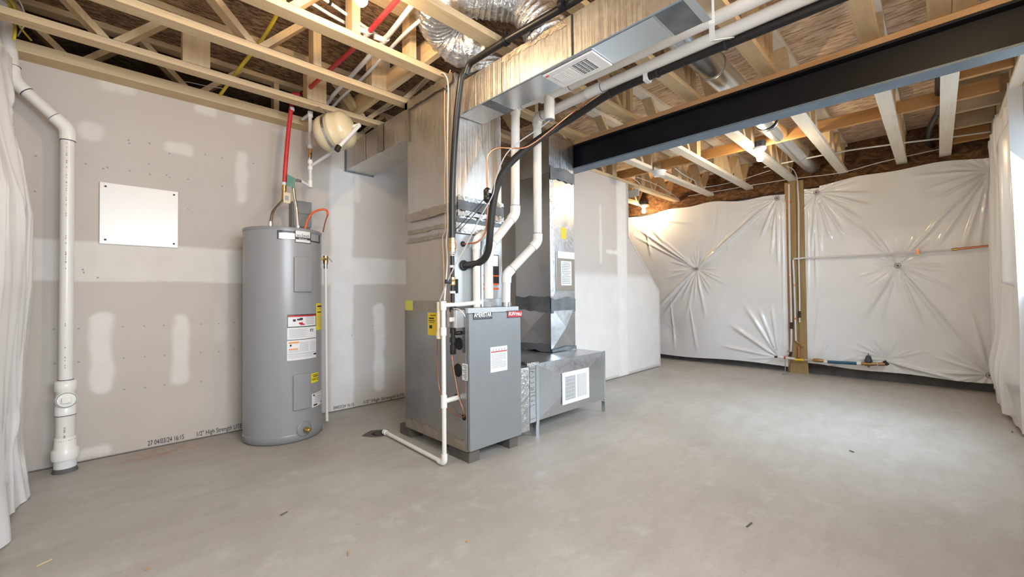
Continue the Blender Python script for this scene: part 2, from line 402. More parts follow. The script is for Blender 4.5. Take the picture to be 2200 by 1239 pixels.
# ---- drywall walls built as fine grids so that joint compound follows the boards
def gridwall(name, P0, U, Vv, nu, nv, thick, mudfn, mat, mask=None):
    us = np.linspace(0, 1, nu); vs = np.linspace(0, 1, nv); A, B = np.meshgrid(us, vs)
    U = np.array(U, float); Vv = np.array(Vv, float); P = np.array(P0)+A[..., None]*U+B[..., None]*Vv
    md = mudfn(A*np.linalg.norm(U), B*np.linalg.norm(Vv))
    Nn = np.cross(U, Vv); Nn /= np.linalg.norm(Nn)
    P = P+Nn*(md[..., None]*.0015)
    V = P.reshape(-1, 3)
    idx = np.arange(nu*nv).reshape(nv, nu)
    Fq = np.stack([idx[:-1,:-1], idx[:-1,1:], idx[1:,1:], idx[1:,:-1]], -1).reshape(-1, 4)
    if mask is not None:
        cm = mask((A[:-1,:-1]+A[1:,1:])/2*np.linalg.norm(U), (B[:-1,:-1]+B[1:,1:])/2*np.linalg.norm(Vv)).reshape(-1); Fq = Fq[cm]
    me = bpy.data.meshes.new(name); org = V.min(0)
    me.from_pydata((V-org).tolist(), [], Fq.tolist()); at = me.attributes.new('mud', 'FLOAT', 'POINT'); at.data.foreach_set('value', md.reshape(-1).astype(np.float32))
    me.polygons.foreach_set('use_smooth', [True]*len(Fq)); me.materials.append(mat); me.update()
    o = bpy.data.objects.new(name, me); o.location = org; COL.objects.link(o); ORG[o.name] = Vector(org)
    s_ = o.modifiers.new('thick', 'SOLIDIFY'); s_.thickness = thick; s_.offset = -1
    o['kind'] = 'structure'; return o
def sst(x, a, b): t = np.clip((x-a)/(b-a), 0, 1); return t*t*(3-2*t)
def patch(U, V, u, v, wu, wv, sd=0, soft=.02, amt=1):
    n = (fbm(U*9+sd*3, V*9, sd)-.5)*.05
    dx = np.abs(U-u)-wu/2+n; dy = np.abs(V-v)-wv/2+n
    r = min(wu, wv)*.42; q = np.hypot(np.maximum(dx+r, 0), np.maximum(dy+r, 0))-r
    return (1-sst(q, -soft, soft))*amt
X0L = -.45
def mudleft(U, V):
    x = U+X0L; m_ = np.zeros_like(U)
    w = (fbm(x*3, V*6, 3)-.5)*.03
    m_ = np.maximum(m_, (sst(V, 1.135+w, 1.15+w)*(1-sst(V, 1.385+w, 1.41+w)))*.72)      # long horizontal taped joint
    for k, (px, py, wu, wv, am) in enumerate([(216,760,.10,.52,.85), (390,750,.085,.50,.75), (520,385,.075,.42,.75), (200,285,.12,.13,.6), (383,320,.14,.07,.7),
          (253,188,.16,.07,.6), (440,238,.13,.06,.6), (525,258,.13,.06,.5), (205,970,.14,.05,.8), (815,745,.10,.85,.95), (765,395,.06,.35,.5), (600,283,.12,.05,.4), (470,690,.05,.3,.2)]):
        p = PY(px, py, YL); m_ = np.maximum(m_, patch(x, V, p.x, p.z, wu, wv, k+5, .02, am))
    # vertical taped joint right of the water heater
    xj = PY(735, 600, YL).x; m_ = np.maximum(m_, (1-sst(np.abs(x-xj)+(fbm(x*4, V*4, 9)-.5)*.05, .085, .12))*.8)
    xj = PY(820, 700, YL).x
    return m_+(fbm(x*5, V*5, 20)-.5)*.06
wl = gridwall('wall_left', (X0L, YL, 0.005), (3.75, 0, 0), (0, 0, ZC+.03), 340, 230, .013, mudleft, M['drywall'])
# the return wall that closes the furnace corner, and the stair wall with its slanted end
struct('wall_back', MB().box(3.28, 3.38, 2.80, 5.3, 0, ZC), M['whitewall'])
YS = 2.775
def mudshadestair(U, V):
    x = U+3.28; m_ = np.full_like(U, .05); xs = PY(1335, 450, YS).x  # upper mud tone lowered to paint in the weaker window light there
    m_ = np.maximum(m_, 1-sst(np.abs(x-xs), .09, .14)); m_ = np.maximum(m_, sst(V, .02, .04)*(1-sst(V, 1.2, 1.32))*(.65+.3*fbm(x*2, V*2, 4)))
    p = PY(1318, 543, YS); m_ = np.maximum(m_, patch(x, V, p.x, p.z, .32, .045, 3)); return np.maximum(m_, patch(x, V, PY(1290, 480, YS).x, 1.75, .05, .7, 8, .02, .6))
xe, xe2 = 4.81, 5.63
def stairmask(U, V):
    x = U+3.28; zt = np.where(x < xe, 9, 1.78-(x-xe)/(xe2-xe)*(1.78-1.075)); return (x <= xe2) & (V < zt)
o = gridwall('wall_stair', (3.28, YS, .008), (2.36, 0, 0), (0, 0, ZC-.015), 237, 246, .10, mudshadestair, M['drywall'], stairmask)
# trims: corner beads
struct('trim_1', MB().bar((xe+.004, YS-.004, 1.76), (xe+.004, YS-.004, 2.455), .012, .012).bar((xe, YS-.004, 1.775), (xe2+.006, YS-.004, 1.07), .012, .012).bar((xe2+.006, YS-.004, 1.07), (xe2+.006, YS-.004, .01), .012, .012), M['whitewall'])

# printing along the bottom of the drywall
for body, px, px2, py, sz in (('27 04/03/24 16:15', 317, 395, 957, .048), ('1/2" High Strength LITE', 421, 519, 938, .048), ('04/03/24 16:15', 716, 760, 884, .04), ('1/2" High Strength LITE', 779, 868, 869, .04)):
    p = PY(px, py, YL); p2 = PY(px2, py, YL); text('wall_print', body, sz, (p.x, YL, .022), (1,0,0), (0,0,1), M['ink'], wl, .003, fit=p2.x-p.x)
# drywall screws (tiny dimples on the board)
b = MB()
for row in range(2):
    pass
for px, py in ((178,579),(210,596),(222,362),(180,585),(278,308),(321,308),(358,376),(364,381),(404,385),(231,360),(404,449),(441,332),(477,339),(545,351),(184,352),(322,374),(279,367),(276,301),
               (116,707),(117,781),(169,706),(169,777),(264,702),(266,769),(267,836),(310,700),(311,766),(312,832),(352,699),(353,763),(354,827),(431,696),(431,757),(432,819),(470,695),(470,755),(503,693),(503,752),(756,720),(800,700),(790,640),(75,411),(77,335),(320,352),(364,330),(477,400)):
    p = PY(px, py, YL-.002); b.lathe(p, (0,-1,0), [(.0055, 0), (.0055, .0012)], 8)
sc_ = obj('screws', b, M['paper_grey'], wl); sc_['kind'] = 'stuff'

# ================================================================== TRUSSES
CH, CW = .038, .089
def truss(label, y1, x0, x1, webs, mat, side='left', group='open-web floor trusses', ch=CH, cw=CW):
    """y1 = larger-Y edge of the chords; webs = (x_a, level_a, x_b, level_b, width) with level 0 bottom, 1 top"""
    yc = y1-cw/2; t = thing('floor_truss', label, 'truss', (x0, yc, ZC), group)
    obj('bottom_chord', MB().box(x0, x1, y1-cw, y1, ZC, ZC+ch), mat, t, .002)
    obj('top_chord', MB().box(x0, x1, y1-CW, y1, ZS-CH-.001, ZS-.001), mat, t, .002)
    for w in webs:
        xa, la, xb, lb = w[:4]; th = w[4] if len(w) > 4 else .038
        if max(xa, xb)+th/2 > x1 or min(xa, xb)-th/2 < x0: continue
        za = ZC+ch+.002 if la == 0 else ZS-CH-.003; zb = ZC+ch+.002 if lb == 0 else ZS-CH-.003
        bb = MB()
        if abs(xa-xb) < .01: bb.box(xa-th/2, xa+th/2, y1-CW+.001, y1-.001, za, zb)
        else:
            # slanted member with plumb-cut ends
            h = .024
            bb.add([(xa-h, y1-CW+.001, za), (xa+h, y1-CW+.001, za), (xb+h, y1-CW+.001, zb), (xb-h, y1-CW+.001, zb), (xa-h, y1-.001, za), (xa+h, y1-.001, za), (xb+h, y1-.001, zb), (xb-h, y1-.001, zb)],
                   [(0,1,2,3), (7,6,5,4), (1,0,4,5), (2,1,5,6), (3,2,6,7), (0,3,7,4)])
        obj('web', bb, M['pine_z'], t)
    return t
def pattern(off, x0, x1, step=.58, vert=(), wide=()):
    W_ = []; x = x0+off
    while x-step < x1:
        W_.append((x-.275, 1, x-.03, 0)); W_.append((x+.03, 0, x+.275, 1)); x += step
    W_ = [w for w in W_ if not any(v-.06 < w[0] < v2+.06 or v-.06 < w[2] < v2+.06 for v, v2 in vert)]
    for v, v2 in vert:
        W_ += [(v, 0, v, 1), (v2, 0, v2, 1)]
    for v in wide: W_ += [(v, 0, v, 1, .14)]
    return W_
X1a = 3.195
T1 = 'open-web floor truss at left, '
truss(T1+'lying along the top of the drywall', 3.845, XN+.002, X1a, pattern(.31, XN, X1a, .60, ((1.0, 1.55),)), M['pine_x'], ch=.066, cw=.165)
truss(T1+'passing just behind the cream expansion tank', 3.34, XN+.002, X1a, [(-.27,1,-.01,0),(.05,0,.31,1),(.41,0,.41,1,.14),(1.14,0,1.14,1,.14),(1.25,1,1.5,0),(1.56,0,1.85,1),(2.1,0,2.1,1),(2.5,0,2.5,1),(2.9,0,2.6,1)], M['pine_x'])
truss(T1+'between the expansion tank and the plenum corner', 2.83, XN+.002, X1a, [(-.3,0,-.05,1),(.33,1,.60,0),(.66,0,.92,1),(.965,0,.965,1,.048),(1.40,0,1.40,1,.14),(1.60,0,1.85,1),(2.5,0,2.5,1),(2.9,0,2.6,1),(.0,1,-.2,0)], M['pine_x'])
truss(T1+'ending above the nearest plenum corner', 2.335, XN+.002, X1a, [(-.1,1,.05,0),(.35,1,.62,0),(.68,0,.93,1),(1.0,0,1.0,1,.048),(1.36,0,1.36,1,.048),(2.5,0,2.5,1),(2.9,0,2.6,1)], M['pine_x'])
truss(T1+'running in front of the silver flexible duct', 1.80, XN+.002, X1a, [(.3,1,.55,0),(2.62,1,2.9,0),(2.95,0,2.95,1,.048),(3.06,0,3.06,1,.048),(2.2,0,2.45,1)], M['pine_x'])
T2 = 'floor truss between trunk duct and steel beam, '
truss(T2+'left of the round galvanised duct', 1.29, XN+.002, X1a, [(.4,1,.7,0),(2.2,0,2.5,1),(2.72,1,2.9,0),(2.95,0,2.95,1,.048),(3.05,0,3.05,1,.048)], M['pine_x'])
truss(T2+'right of the round galvanised duct', .80, XN+.002, X1a, [(.4,1,.7,0),(2.2,0,2.5,1),(2.72,1,2.9,0),(2.95,0,2.95,1,.048),(3.05,0,3.05,1,.048)], M['pine_x'])
truss(T2+'wide end right of the black insulated line', .29, XN+.002, X1a, [(.4,1,.7,0),(2.2,0,2.5,1)], M['pine_x'])
truss(T2+'left one of the pair at top right', .012, XN+.002, X1a, [(.4,1,.7,0),(2.2,0,2.5,1)], M['pine_x'])
truss(T2+'right one of the pair at top right', -.08, XN+.002, X1a, [(.4,1,.7,0),(2.2,0,2.5,1)], M['pine_x'])
X0b, X1b = 3.205, XF-.02
T3 = 'floor truss beyond the steel beam, '
W2 = lambda s: [(3.5+s,1,3.75+s,0),(3.8+s,0,4.05+s,1),(4.54,0,4.54,1,.10),(4.3,0,4.12,1),(5.26,0,5.26,1,.10),(5.35,1,5.52,0),(5.58,0,5.78,1),(5.82,1,6.0,0),(6.06,0,6.26,1)]
truss(T3+'carried on top of the slanted stair wall', 2.875, X0b, X1b, W2(0), M['pine_x'])
truss(T3+'carrying the unlit smoke detector', 2.365, X0b, X1b, W2(0), M['pine_white'])
truss(T3+'midway between smoke detector and lit bulb', 1.845, X0b, X1b, W2(0), M['pine_white'])
truss(T3+'ending on the wooden post beside the lit bulb', 1.325, X0b, X1b, W2(0), M['pine_white'])
truss(T3+'right of the round duct', .815, X0b, X1b, W2(0), M['pine_white'])
truss(T3+'left of the hanging black hose', .295, X0b, X1b, W2(0), M['pine_white'])
truss(T3+'just right of the hanging black hose', -.042, X0b, X1b, W2(0), M['pine_white'])
truss(T3+'half hidden above the right drape', -.385, X0b, X1b, W2(0), M['pine_white'], cw=.062)
truss(T3+'past the stair wall by the farthest bulb', 3.385, 3.4, X1b, W2(0), M['pine_x'])
truss(T3+'farthest left behind the last bulb', 3.85, 3.4, X1b, W2(0), M['pine_x'])

# strongbacks and blocking boards
def board(label, x0, x1, y0, y1, z0, z1, mat, name='strongback_board', group=None):
    return obj(name, MB().box(x0, x1, y0, y1, z0, z1), mat, bev=.002, label=label, cat='board', group=group)
board('wide pale strongback board crossing through the left trusses above the plenum', 1.44, 1.478, 1.99, 3.70, 2.51, 2.65, M['pine_y'])
board('brown strongback board running through the trusses beyond the steel beam', 4.72, 4.758, -.35, 3.0, 2.511, 2.615, M['lumber'])
for k, (x, mt, lb) in enumerate(((3.86, 'lumber', 'nearest the steel beam, reddish with a dark knot'), (4.28, 'lumber', 'second from the beam, orange'), (5.06, 'lumber_grey', 'third from the beam, greyed and stained'),
                      (5.55, 'lumber_grey', 'fourth from the beam, tall and water-stained'), (6.1, 'lumber', 'last before the far wall, orange'))):
    board('blocking board between the two rightmost trusses, '+lb, x, x+.038, -.383, -.132, 2.515, 2.785, M[mt], 'blocking_board', 'blocking boards at the right edge')

# ================================================================== BEAM
b = MB(); YB0, YB1 = YR+.003, 3.02
bx0, bx1 = 3.13, 3.262
b.m = 0
b.box(bx0, bx1, YB0, YB1, 2.417, 2.432); b.box((bx0+bx1)/2-.005, (bx0+bx1)/2+.005, YB0, YB1, 2.215, 2.417); 
b.m = 1; b.box(bx0, bx1, YB0, YB1, 2.203, 2.216)
bm_ = obj('steel_beam', b, [M['steel'], M['steel_flange']], bev=.001, label='long dark painted steel I-beam crossing under the trusses', cat='beam')
obj('beam_nailer', MB().box(bx0+.002, bx1-.002, YB0, YB1, 2.433, 2.469), M['nailer'], bev=.002, label='brown wooden nailer board lying flat on top of the steel beam', cat='board')
obj('steel_column', MB().box(3.15, 3.24, 2.90, 3.0, 0, 2.202), M['steel'], label='dark steel column hidden behind the return duct under the beam end', cat='column')

# ================================================================== WATER HEATER
HX, HY, HR, HT = .973, 3.475, .262, 1.535
def hang(px, z=1.0):     # angle on the tank jacket seen at picture column px
    v = _ray(px, 620); d = Vector((v.x, v.y)).normalized(); c = Vector((HX, HY)); bq = d.dot(c); q = bq*bq-(c.dot(c)-HR*HR); s_ = bq-math.sqrt(max(q, 0)); p = d*s_-c
    return math.atan2(p.y, p.x)
def hz(px, py):
    v = _ray(px, py); d = Vector((v.x, v.y)); n = d.length; dd = d/n; c = Vector((HX, HY)); bq = dd.dot(c); q = bq*bq-(c.dot(c)-HR*HR); s_ = bq-math.sqrt(max(q, 0)); return CAM_H+v.z*s_/n
def cpatch(name, px0, px1, pyt, pyb, mat, par, t=.0012, base=0, bev=0, label=None, ang=None):
    a0, a1 = (hang(px0), hang(px1)) if ang is None else ang; pm = (px0+px1)/2
    z1, z0 = hz(pm, pyt), hz(pm, pyb); b = MB(); n = 10
    R0, R1 = HR+base, HR+base+t; V = []
    for k in range(n+1):
        a = a0+(a1-a0)*k/n
        for r_, z in ((R0, z0), (R1, z0), (R1, z1), (R0, z1)): V.append((HX+math.cos(a)*r_, HY+math.sin(a)*r_, z))
    Fc = []
    for k in range(n):
        for j in range(4): Fc.append((k*4+j, (k+1)*4+j, (k+1)*4+(j+1) % 4, k*4+(j+1) % 4))
    Fc += [(0,1,2,3), (n*4+3, n*4+2, n*4+1, n*4)]
    b.add(V, Fc); return obj(name, b, mat, par, bev, label=label)
wh = thing('water_heater', 'tall grey electric water heater standing on the concrete by the drywall', 'water heater', (HX, HY, 0))
obj('tank_jacket', MB().lathe((HX,HY,.055), (0,0,1), [(HR, 0), (HR, HT-.075)], 96), M['heater'], wh)
obj('bottom_rim', MB().lathe((HX,HY,.004), (0,0,1), [(HR-.004, 0), (HR+.003, .004), (HR+.003, .052), (HR, .056)], 96), M['heater_cap'], wh)
obj('top_cap', MB().lathe((HX,HY,HT-.022), (0,0,1), [(HR+.003, 0), (HR+.004, .014), (HR+.001, .02), (HR-.03, .024), (0.02, .03)], 96), M['heater_cap'], wh)
cpatch('access_panel', 631, 667, 552, 627, M['heater'], wh, .017, 0, .006, 'upper element cover')
cpatch('access_panel', 629, 664, 803, 879, M['heater'], wh, .017, 0, .006, 'lower element cover')
bd = cpatch('brand_badge', 595, 687, 497, 516, M['slate'], wh, .0012)
cpatch('badge_field', 599, 634, 500, 513, M['silver'], wh, .0012, .0012)
cpatch('badge_field', 668, 684, 503, 518, M['paper_grey'], wh, .0012, .0012)
cpatch('badge_plate', 633.5, 667, 495, 522, M['slate'], wh, .0012, .0014)
cpatch('badge_plate', 635, 665.8, 496.5, 520.5, M['paper'], wh, .0012, .0022)
cpatch('badge_plate', 635, 665.8, 510, 515, M['slate'], wh, .0008, .0034)
aL = hang(637.5); text('brand_lettering', 'ao.Smith', .030, (0,0,hz(650, 509)), (1,0,0), (0,0,1), M['ink'], wh, .0036, 1, ((HX,HY), HR, aL), fit=HR*(hang(664)-aL))
text('brand_lettering', 'ProLine', .015, (0,0,hz(650, 514.5)), (1,0,0), (0,0,1), M['paper'], wh, .0046, 1, ((HX,HY), HR, hang(642)), fit=HR*(hang(659)-hang(642)))
def printed(a0, a1, rows, par, base):      # rows of fine print as thin strips on the jacket; (py, f0, f1, mat, h)
    for py, f0, f1, mt, h in rows:
        b0, b1 = a0+(a1-a0)*f0, a0+(a1-a0)*f1; yield py, b0, b1, mt, h
def curved_rows(px0, px1, rows, base, name='print_rows'):
    a0, a1 = hang(px0), hang(px1); by = {}
    for py, f0, f1, mt, h in rows:
        b = by.setdefault(mt, MB()); z = hz((px0+px1)/2, py); n = 5; R1 = HR+base; V = []
        for k in range(n+1):
            a = a0+(a1-a0)*(f0+(f1-f0)*k/n); V += [(HX+math.cos(a)*R1, HY+math.sin(a)*R1, z-h), (HX+math.cos(a)*R1, HY+math.sin(a)*R1, z)]
        b.add(V, [(2*k, 2*k+2, 2*k+3, 2*k+1) for k in range(n)])
    for mt, b in by.items(): obj(name, b, M[mt], wh)
cpatch('warning_label', 617, 678.5, 675, 702, M['slate'], wh, .0008)
cpatch('warning_label', 618.5, 677.5, 677, 700.5, M['paper'], wh, .0006, .0009)
cpatch('warning_label', 617, 678.5, 703, 728, M['paper'], wh, .0010)
cpatch('warning_label', 616.5, 678.5, 729.5, 772, M['paper'], wh, .0010)
rows = [(677, .02, .98, 'red', .010)]
rows += [(681+i*2.2, .56, .56+.38*(.8+.2*((i*7)%3)/2), 'paper_grey', .0022) for i in range(8)]
rows += [(685, .16, .24, 'ink', .016), (684, .28, .44, 'ink', .012), (682.5, .36, .46, 'ink', .014), (692, .34, .46, 'red', .014), (695, .38, .52, 'red', .010)]
rows += [(706+i*2.2, .05, .62-.1*(i % 2), 'paper_grey', .0018) for i in range(9)] + [(708, .72, .84, 'ink', .018), (709.5, .745, .815, 'paper', .010)] + [(728.2, .0, 1, 'ink', .003)]
rows += [(733, .04, .34, 'orange_txt', .010), (747, .04, .30, 'orange_txt', .008), (738, .07, .12, 'ink', .014)]
rows += [(735+i*2.1, .36, .66, 'paper_grey', .0016) for i in range(10)]+[(735+i*2.1, .71, .97, 'paper_grey', .0016) for i in range(10)]+[(750+i*1.8, .04, .33, 'paper_grey', .0014) for i in range(4)]
rows += [(758.5, 0, 1, 'ink', .0016)]+[(761+i*2, .03, .8, 'paper_grey', .0014) for i in range(4)]+[(762, .86, .99, 'ink', .012)]
curved_rows(617, 678.5, rows, .0030)
cpatch('energy_label', 679.5, 690.5, 651, 708, M['yellow'], wh, .001)
curved_rows(679.5, 690.5, [(656, .1, .9, 'ink', .012), (663, .2, .8, 'paper_grey', .004), (669, .1, .7, 'ink', .008)]+[(676+i*3, .1, .85, 'paper_grey', .002) for i in range(9)], .0026)
cpatch('caution_label', 668, 683, 801, 812, M['yellow'], wh, .001); cpatch('caution_label', 668, 683, 812.5, 821, M['yellow'], wh, .001)
curved_rows(668, 683, [(804, .1, .9, 'ink', .004), (807, .25, .9, 'ink', .007), (811.8, 0, 1, 'ink', .003), (814, .1, .6, 'ink', .005), (814, .75, .9, 'ink', .012)], .0026)
cpatch('rating_label', 669.5, 689.5, 843, 872, M['paper'], wh, .001)
curved_rows(669.5, 689.5, [(845, .08, .2, 'ink', .012), (845, .3, .9, 'paper_grey', .004)]+[(850+i*2.6, .15+.1*(i % 2), .8, 'paper_grey', .003) for i in range(6)]+[(866, .1, .4, 'ink', .012), (866, .75, .95, 'ink', .008)], .0026)
aD = hang(653); zD = hz(653, 921); dD = Vector((math.cos(aD), math.sin(aD), 0)); pD = Vector((HX, HY, zD))
obj('drain_escutcheon', MB().lathe(pD+dD*(HR-.004), dD, [(.055, 0), (.055, .006), (.046, .010), (.02, .011)], 32), M['heater_cap'], wh)
dv = obj('drain_valve', MB().lathe(pD+dD*(HR+.006), dD, [(.014, 0), (.014, .02), (.018, .024), (.018, .036), (.014, .04), (.014, .06), (.009, .062)], 20), M['brass'], wh)
obj('valve_stem', MB().bar(pD+dD*(HR+.066)+Vector((0,0,-.018)), pD+dD*(HR+.066)+Vector((0,0,.018)), .01, .006), M['brass'], dv)
b = MB()
for px, py in ((520.8, 493), (600, 483.5), (688, 500), (520.5, 925), (688, 923)):
    a = hang(min(max(px, 523), 689.5)); z = HT-.01 if py < 600 else .05; b.sphere((HX+math.cos(a)*(HR+.003), HY+math.sin(a)*(HR+.003), z), .005, 8, 5)
obj('rim_screws', b, M['chrome'], wh)
# relief valve on the side and its discharge tube
aT = hang(690.6); pT = Vector((HX+math.cos(aT)*HR, HY+math.sin(aT)*HR, 1.335)); pv = Vector((1.285, 3.455, 1.335))
pv = PY(699.5, 557, 3.44); 
b = MB(); b.cyl(pT, pv, .013, 14); b.cyl(pv+Vector((0,0,-.035)), pv+Vector((0,0,.028)), .019, 16); b.cyl(pv, pv+(pv-pT).normalized()*.035, .012, 12)
rv = obj('relief_valve', b, M['brass'], wh); obj('test_lever', MB().bar(pv+Vector((.02,0,.02)), pv+Vector((.05,-.01,-.02)), .012, .003), M['chrome'], rv)
dp = thing('discharge_pipe', 'thin white discharge pipe hanging straight down beside the water heater', 'pipe', (pv.x, pv.y, .03))
obj('pipe', MB().cyl(pv+Vector((0,0,-.07)), (pv.x+.008, pv.y, .04), .0115, 14), M['pvc'], dp)
obj('adapter', MB().cyl(pv+Vector((0,0,-.075)), pv+Vector((0,0,-.036)), .015, 14), M['chrome'], dp)
# hot side: steel connector, brass, red pipe up into the ceiling and across the bays
ph0 = Vector((.86, 3.36, HT+.006)); ph1 = PY(609, 425, 3.44); ph2 = PY(612, 394, 3.45)
ht = thing('hot_water_pipe', 'red plastic hot water pipe rising from the water heater and running through the trusses', 'pipe', ph0)
a0 = hang(581); ph0 = PY(581, 480, 3.30); ph0.z = HT+.004
obj('heater_nipple', MB().cyl((ph0.x, ph0.y, HT+.003), (ph0.x, ph0.y, HT+.035), .016, 14), M['chrome'], ht)
obj('flexible_connector', MB().tube(spline([(ph0.x,ph0.y,HT+.03), PY(586,456,3.33), PY(597,441,3.38), PY(608,430,3.43)], 12), .0115, 12, rf=lambda i, a: 1+.10*(i % 2)), M['chrome'], ht, label='ribbed stainless flexible connector')
b = MB(); b.cyl(PY(608,430,3.43), PY(610,408,3.44), .013, 14); b.cyl(PY(610,410,3.44), PY(611,395,3.44), .017, 14)
obj('brass_fitting', b, M['brass'], ht)
hp = [PY(611,398,3.44), PY(613,360,3.445), PY(618,300,3.45), PY(624,245,3.45), PY(627,228,3.45)]
topz = hp[-1].z
obj('red_riser', MB().tube(spline(hp, 6), .0155, 14), M['pexred'], ht)
e0 = hp[-1]; zr = 2.60
run = fillet([e0, (e0.x, e0.y, zr-.02), (e0.x+.04, 3.36, zr), (1.125, 2.95, zr), (1.125, 2.47, zr), (1.125, 1.87, zr), (1.125, 1.2, zr)], .03)
r0 = PZ(650, 203, zr)
run = [e0, Vector((e0.x, e0.y, zr)), Vector((r0.x, r0.y, zr)), PZ(757,107,zr), PZ(795,66,zr), PZ(860,-8,zr), PZ(930,-80,zr)]
obj('red_run', MB().tube(fillet(run, .02), .0145, 14), M['pexred'], ht)
for p, q in ((e0+Vector((0,0,-.035)), e0+Vector((0,0,-.012))), (hp[0]+Vector((0,0,.0)), hp[0]+Vector((0,0,.022)))): obj('crimp_collar', MB().cyl(p, q, .0185, 14), M['pex'], ht)
obj('pipe_clamp', MB().cyl(Vector((r0.x, r0.y+.02, zr)), Vector((r0.x, r0.y-.02, zr)), .022, 14), M['black'], ht)
# warning tag hanging on the hot connector
p = PY(617, 425, 3.40); tg = thing('hang_tag', 'small square paper tag hanging by the hot connector above the water heater', 'tag', p)
obj('card', MB().box(p.x-.026, p.x+.022, p.y-.001, p.y+.001, p.z-.038, p.z+.04), M['cream'], tg); obj('print', MB().box(p.x-.016, p.x+.010, p.y-.0025, p.y-.001, p.z-.018, p.z+.016), M['paper_grey'], tg)
# cold side
cw = thing('cold_water_pipe', 'white cold water pipe assembly with valve hanging from the ceiling above the heater', 'pipe', (1.157, 3.45, 1.5))
c0 = PY(640, 480, 3.36); c0 = Vector((c0.x, c0.y, HT+.004))
pa, pb2, pc = PY(628, 391, 3.40), PY(648, 391, 3.42), PY(667, 400, 3.45)
obj('heater_nipple', MB().cyl(c0, c0+Vector((0,0,.03)), .016, 14), M['chrome'], cw)
obj('flexible_connector', MB().tube(spline([c0+Vector((0,0,.02)), PY(637,450,3.37), PY(632,420,3.39), PY(630,400,3.40)], 14), .0115, 12, rf=lambda i, a: 1+.10*(i % 2)), M['chrome'], cw, label='ribbed stainless flexible connector')
b = MB().cyl(PY(630,386,3.40), PY(646,389,3.42), .012, 12); obj('brass_elbow', b, M['chrome'], cw)
obj('arm', MB().cyl(PY(645,388,3.42), PY(666,400,3.45), .0125, 12), M['pex'], cw)
obj('riser', MB().tube([PY(667,402,3.45), PY(666,245,3.45)], .0135, 14), M['pex'], cw)
for y0, y1, r in ((403, 388, .018), (365, 358, .0185), (352, 345, .0185), (318, 312, .0185), (252, 240, .020)): obj('fitting', MB().cyl(PY(666.5,y0,3.45), PY(666.5,y1,3.45), r, 14), M['pvc_fit'], cw)
vb = obj('ball_valve', MB().cyl(PY(666.3,340,3.45), PY(666.3,320,3.45), .016, 14), M['brass'], cw)
obj('valve_handle', MB().bar(PY(668,342,3.43), PY(668,328,3.43), .014, .006), M['ink'], vb)
obj('tank_branch', MB().cyl(PY(668,357,3.45), PY(722,321,3.22), .0125, 12), M['pex'], cw)
obj('ceiling_run', MB().tube([PY(666,245,3.45), PY(650,256,3.60)], .0125, 12), M['pex'], cw)
# green tape flag
p = PY(626, 388, 3.385); b = MB(); b.add([(p.x-.028,p.y,p.z+.045),(p.x+.03,p.y-.004,p.z+.02),(p.x+.02,p.y-.006,p.z-.05),(p.x-.03,p.y+.002,p.z-.045),
      (p.x-.028,p.y+.003,p.z+.045),(p.x+.03,p.y-.001,p.z+.02),(p.x+.02,p.y-.003,p.z-.05),(p.x-.03,p.y+.005,p.z-.045)], [(3,2,1,0),(4,5,6,7),(0,1,5,4),(1,2,6,5),(2,3,7,6),(3,0,4,7)])
obj('thread_tape', b, M['green'], label='dark green tape flag wrapped on the cold connector over the heater', cat='tape')
# expansion tank
tc = PY(722, 283, 3.15); ax = Vector((.62, -.72, .22)).normalized()
et = thing('expansion_tank', 'round cream expansion tank hung sideways under the trusses', 'tank', tc)
R_ = .135
pr = [(R_*math.sin(t), -R_*.62*math.cos(t)-.07) for t in np.linspace(.06, PI/2, 9)]+[(R_, -.01), (R_+.004, -.006), (R_+.004, .006), (R_, .01), (R_, .06)]+[(R_*math.cos(t), .06+R_*.62*math.sin(t)) for t in np.linspace(0.05, PI/2-.06, 9)]
obj('shell', MB().lathe(tc, ax, pr, 48), M['cream'], et)
tip = tc+ax*(.06+R_*.62); dn = Vector((-.10,-.02,-.24))
el = PY(754, 259, (tip+ax*.05).y)
obj('nipple', MB().cyl(tip-ax*.01, tip+ax*.05, .016, 14), M['pvc_fit'], et)
q = PY(726, 318, tip.y-.03)
obj('down_pipe', MB().cyl(tip+ax*.045, q, .0145, 14), M['pex'], et, label='white connecting pipe')
obj('elbow', MB().cyl(q+Vector((.008,0,.016)), q-Vector((.01,0,.02)), .019, 14), M['black'], et)
b = MB(); hd = PY(678, 246, 3.30); b.bar((hd.x, 3.24, ZC-.001), tc+Vector((-.05, .02, .125)), .022, .0015, (1,0,0)); 
un = ax.orthogonal().normalized(); wn = ax.cross(un); rp = [tc-ax*.035+un*(math.cos(a)*(R_+.002))+wn*(math.sin(a)*(R_+.002)) for a in np.linspace(0, 2*PI, 40)]
for i in range(39): b.bar(rp[i], rp[i+1], .02, .0015, ax)
obj('strap', b, M['galv'], et, label='perforated metal hanger strap')
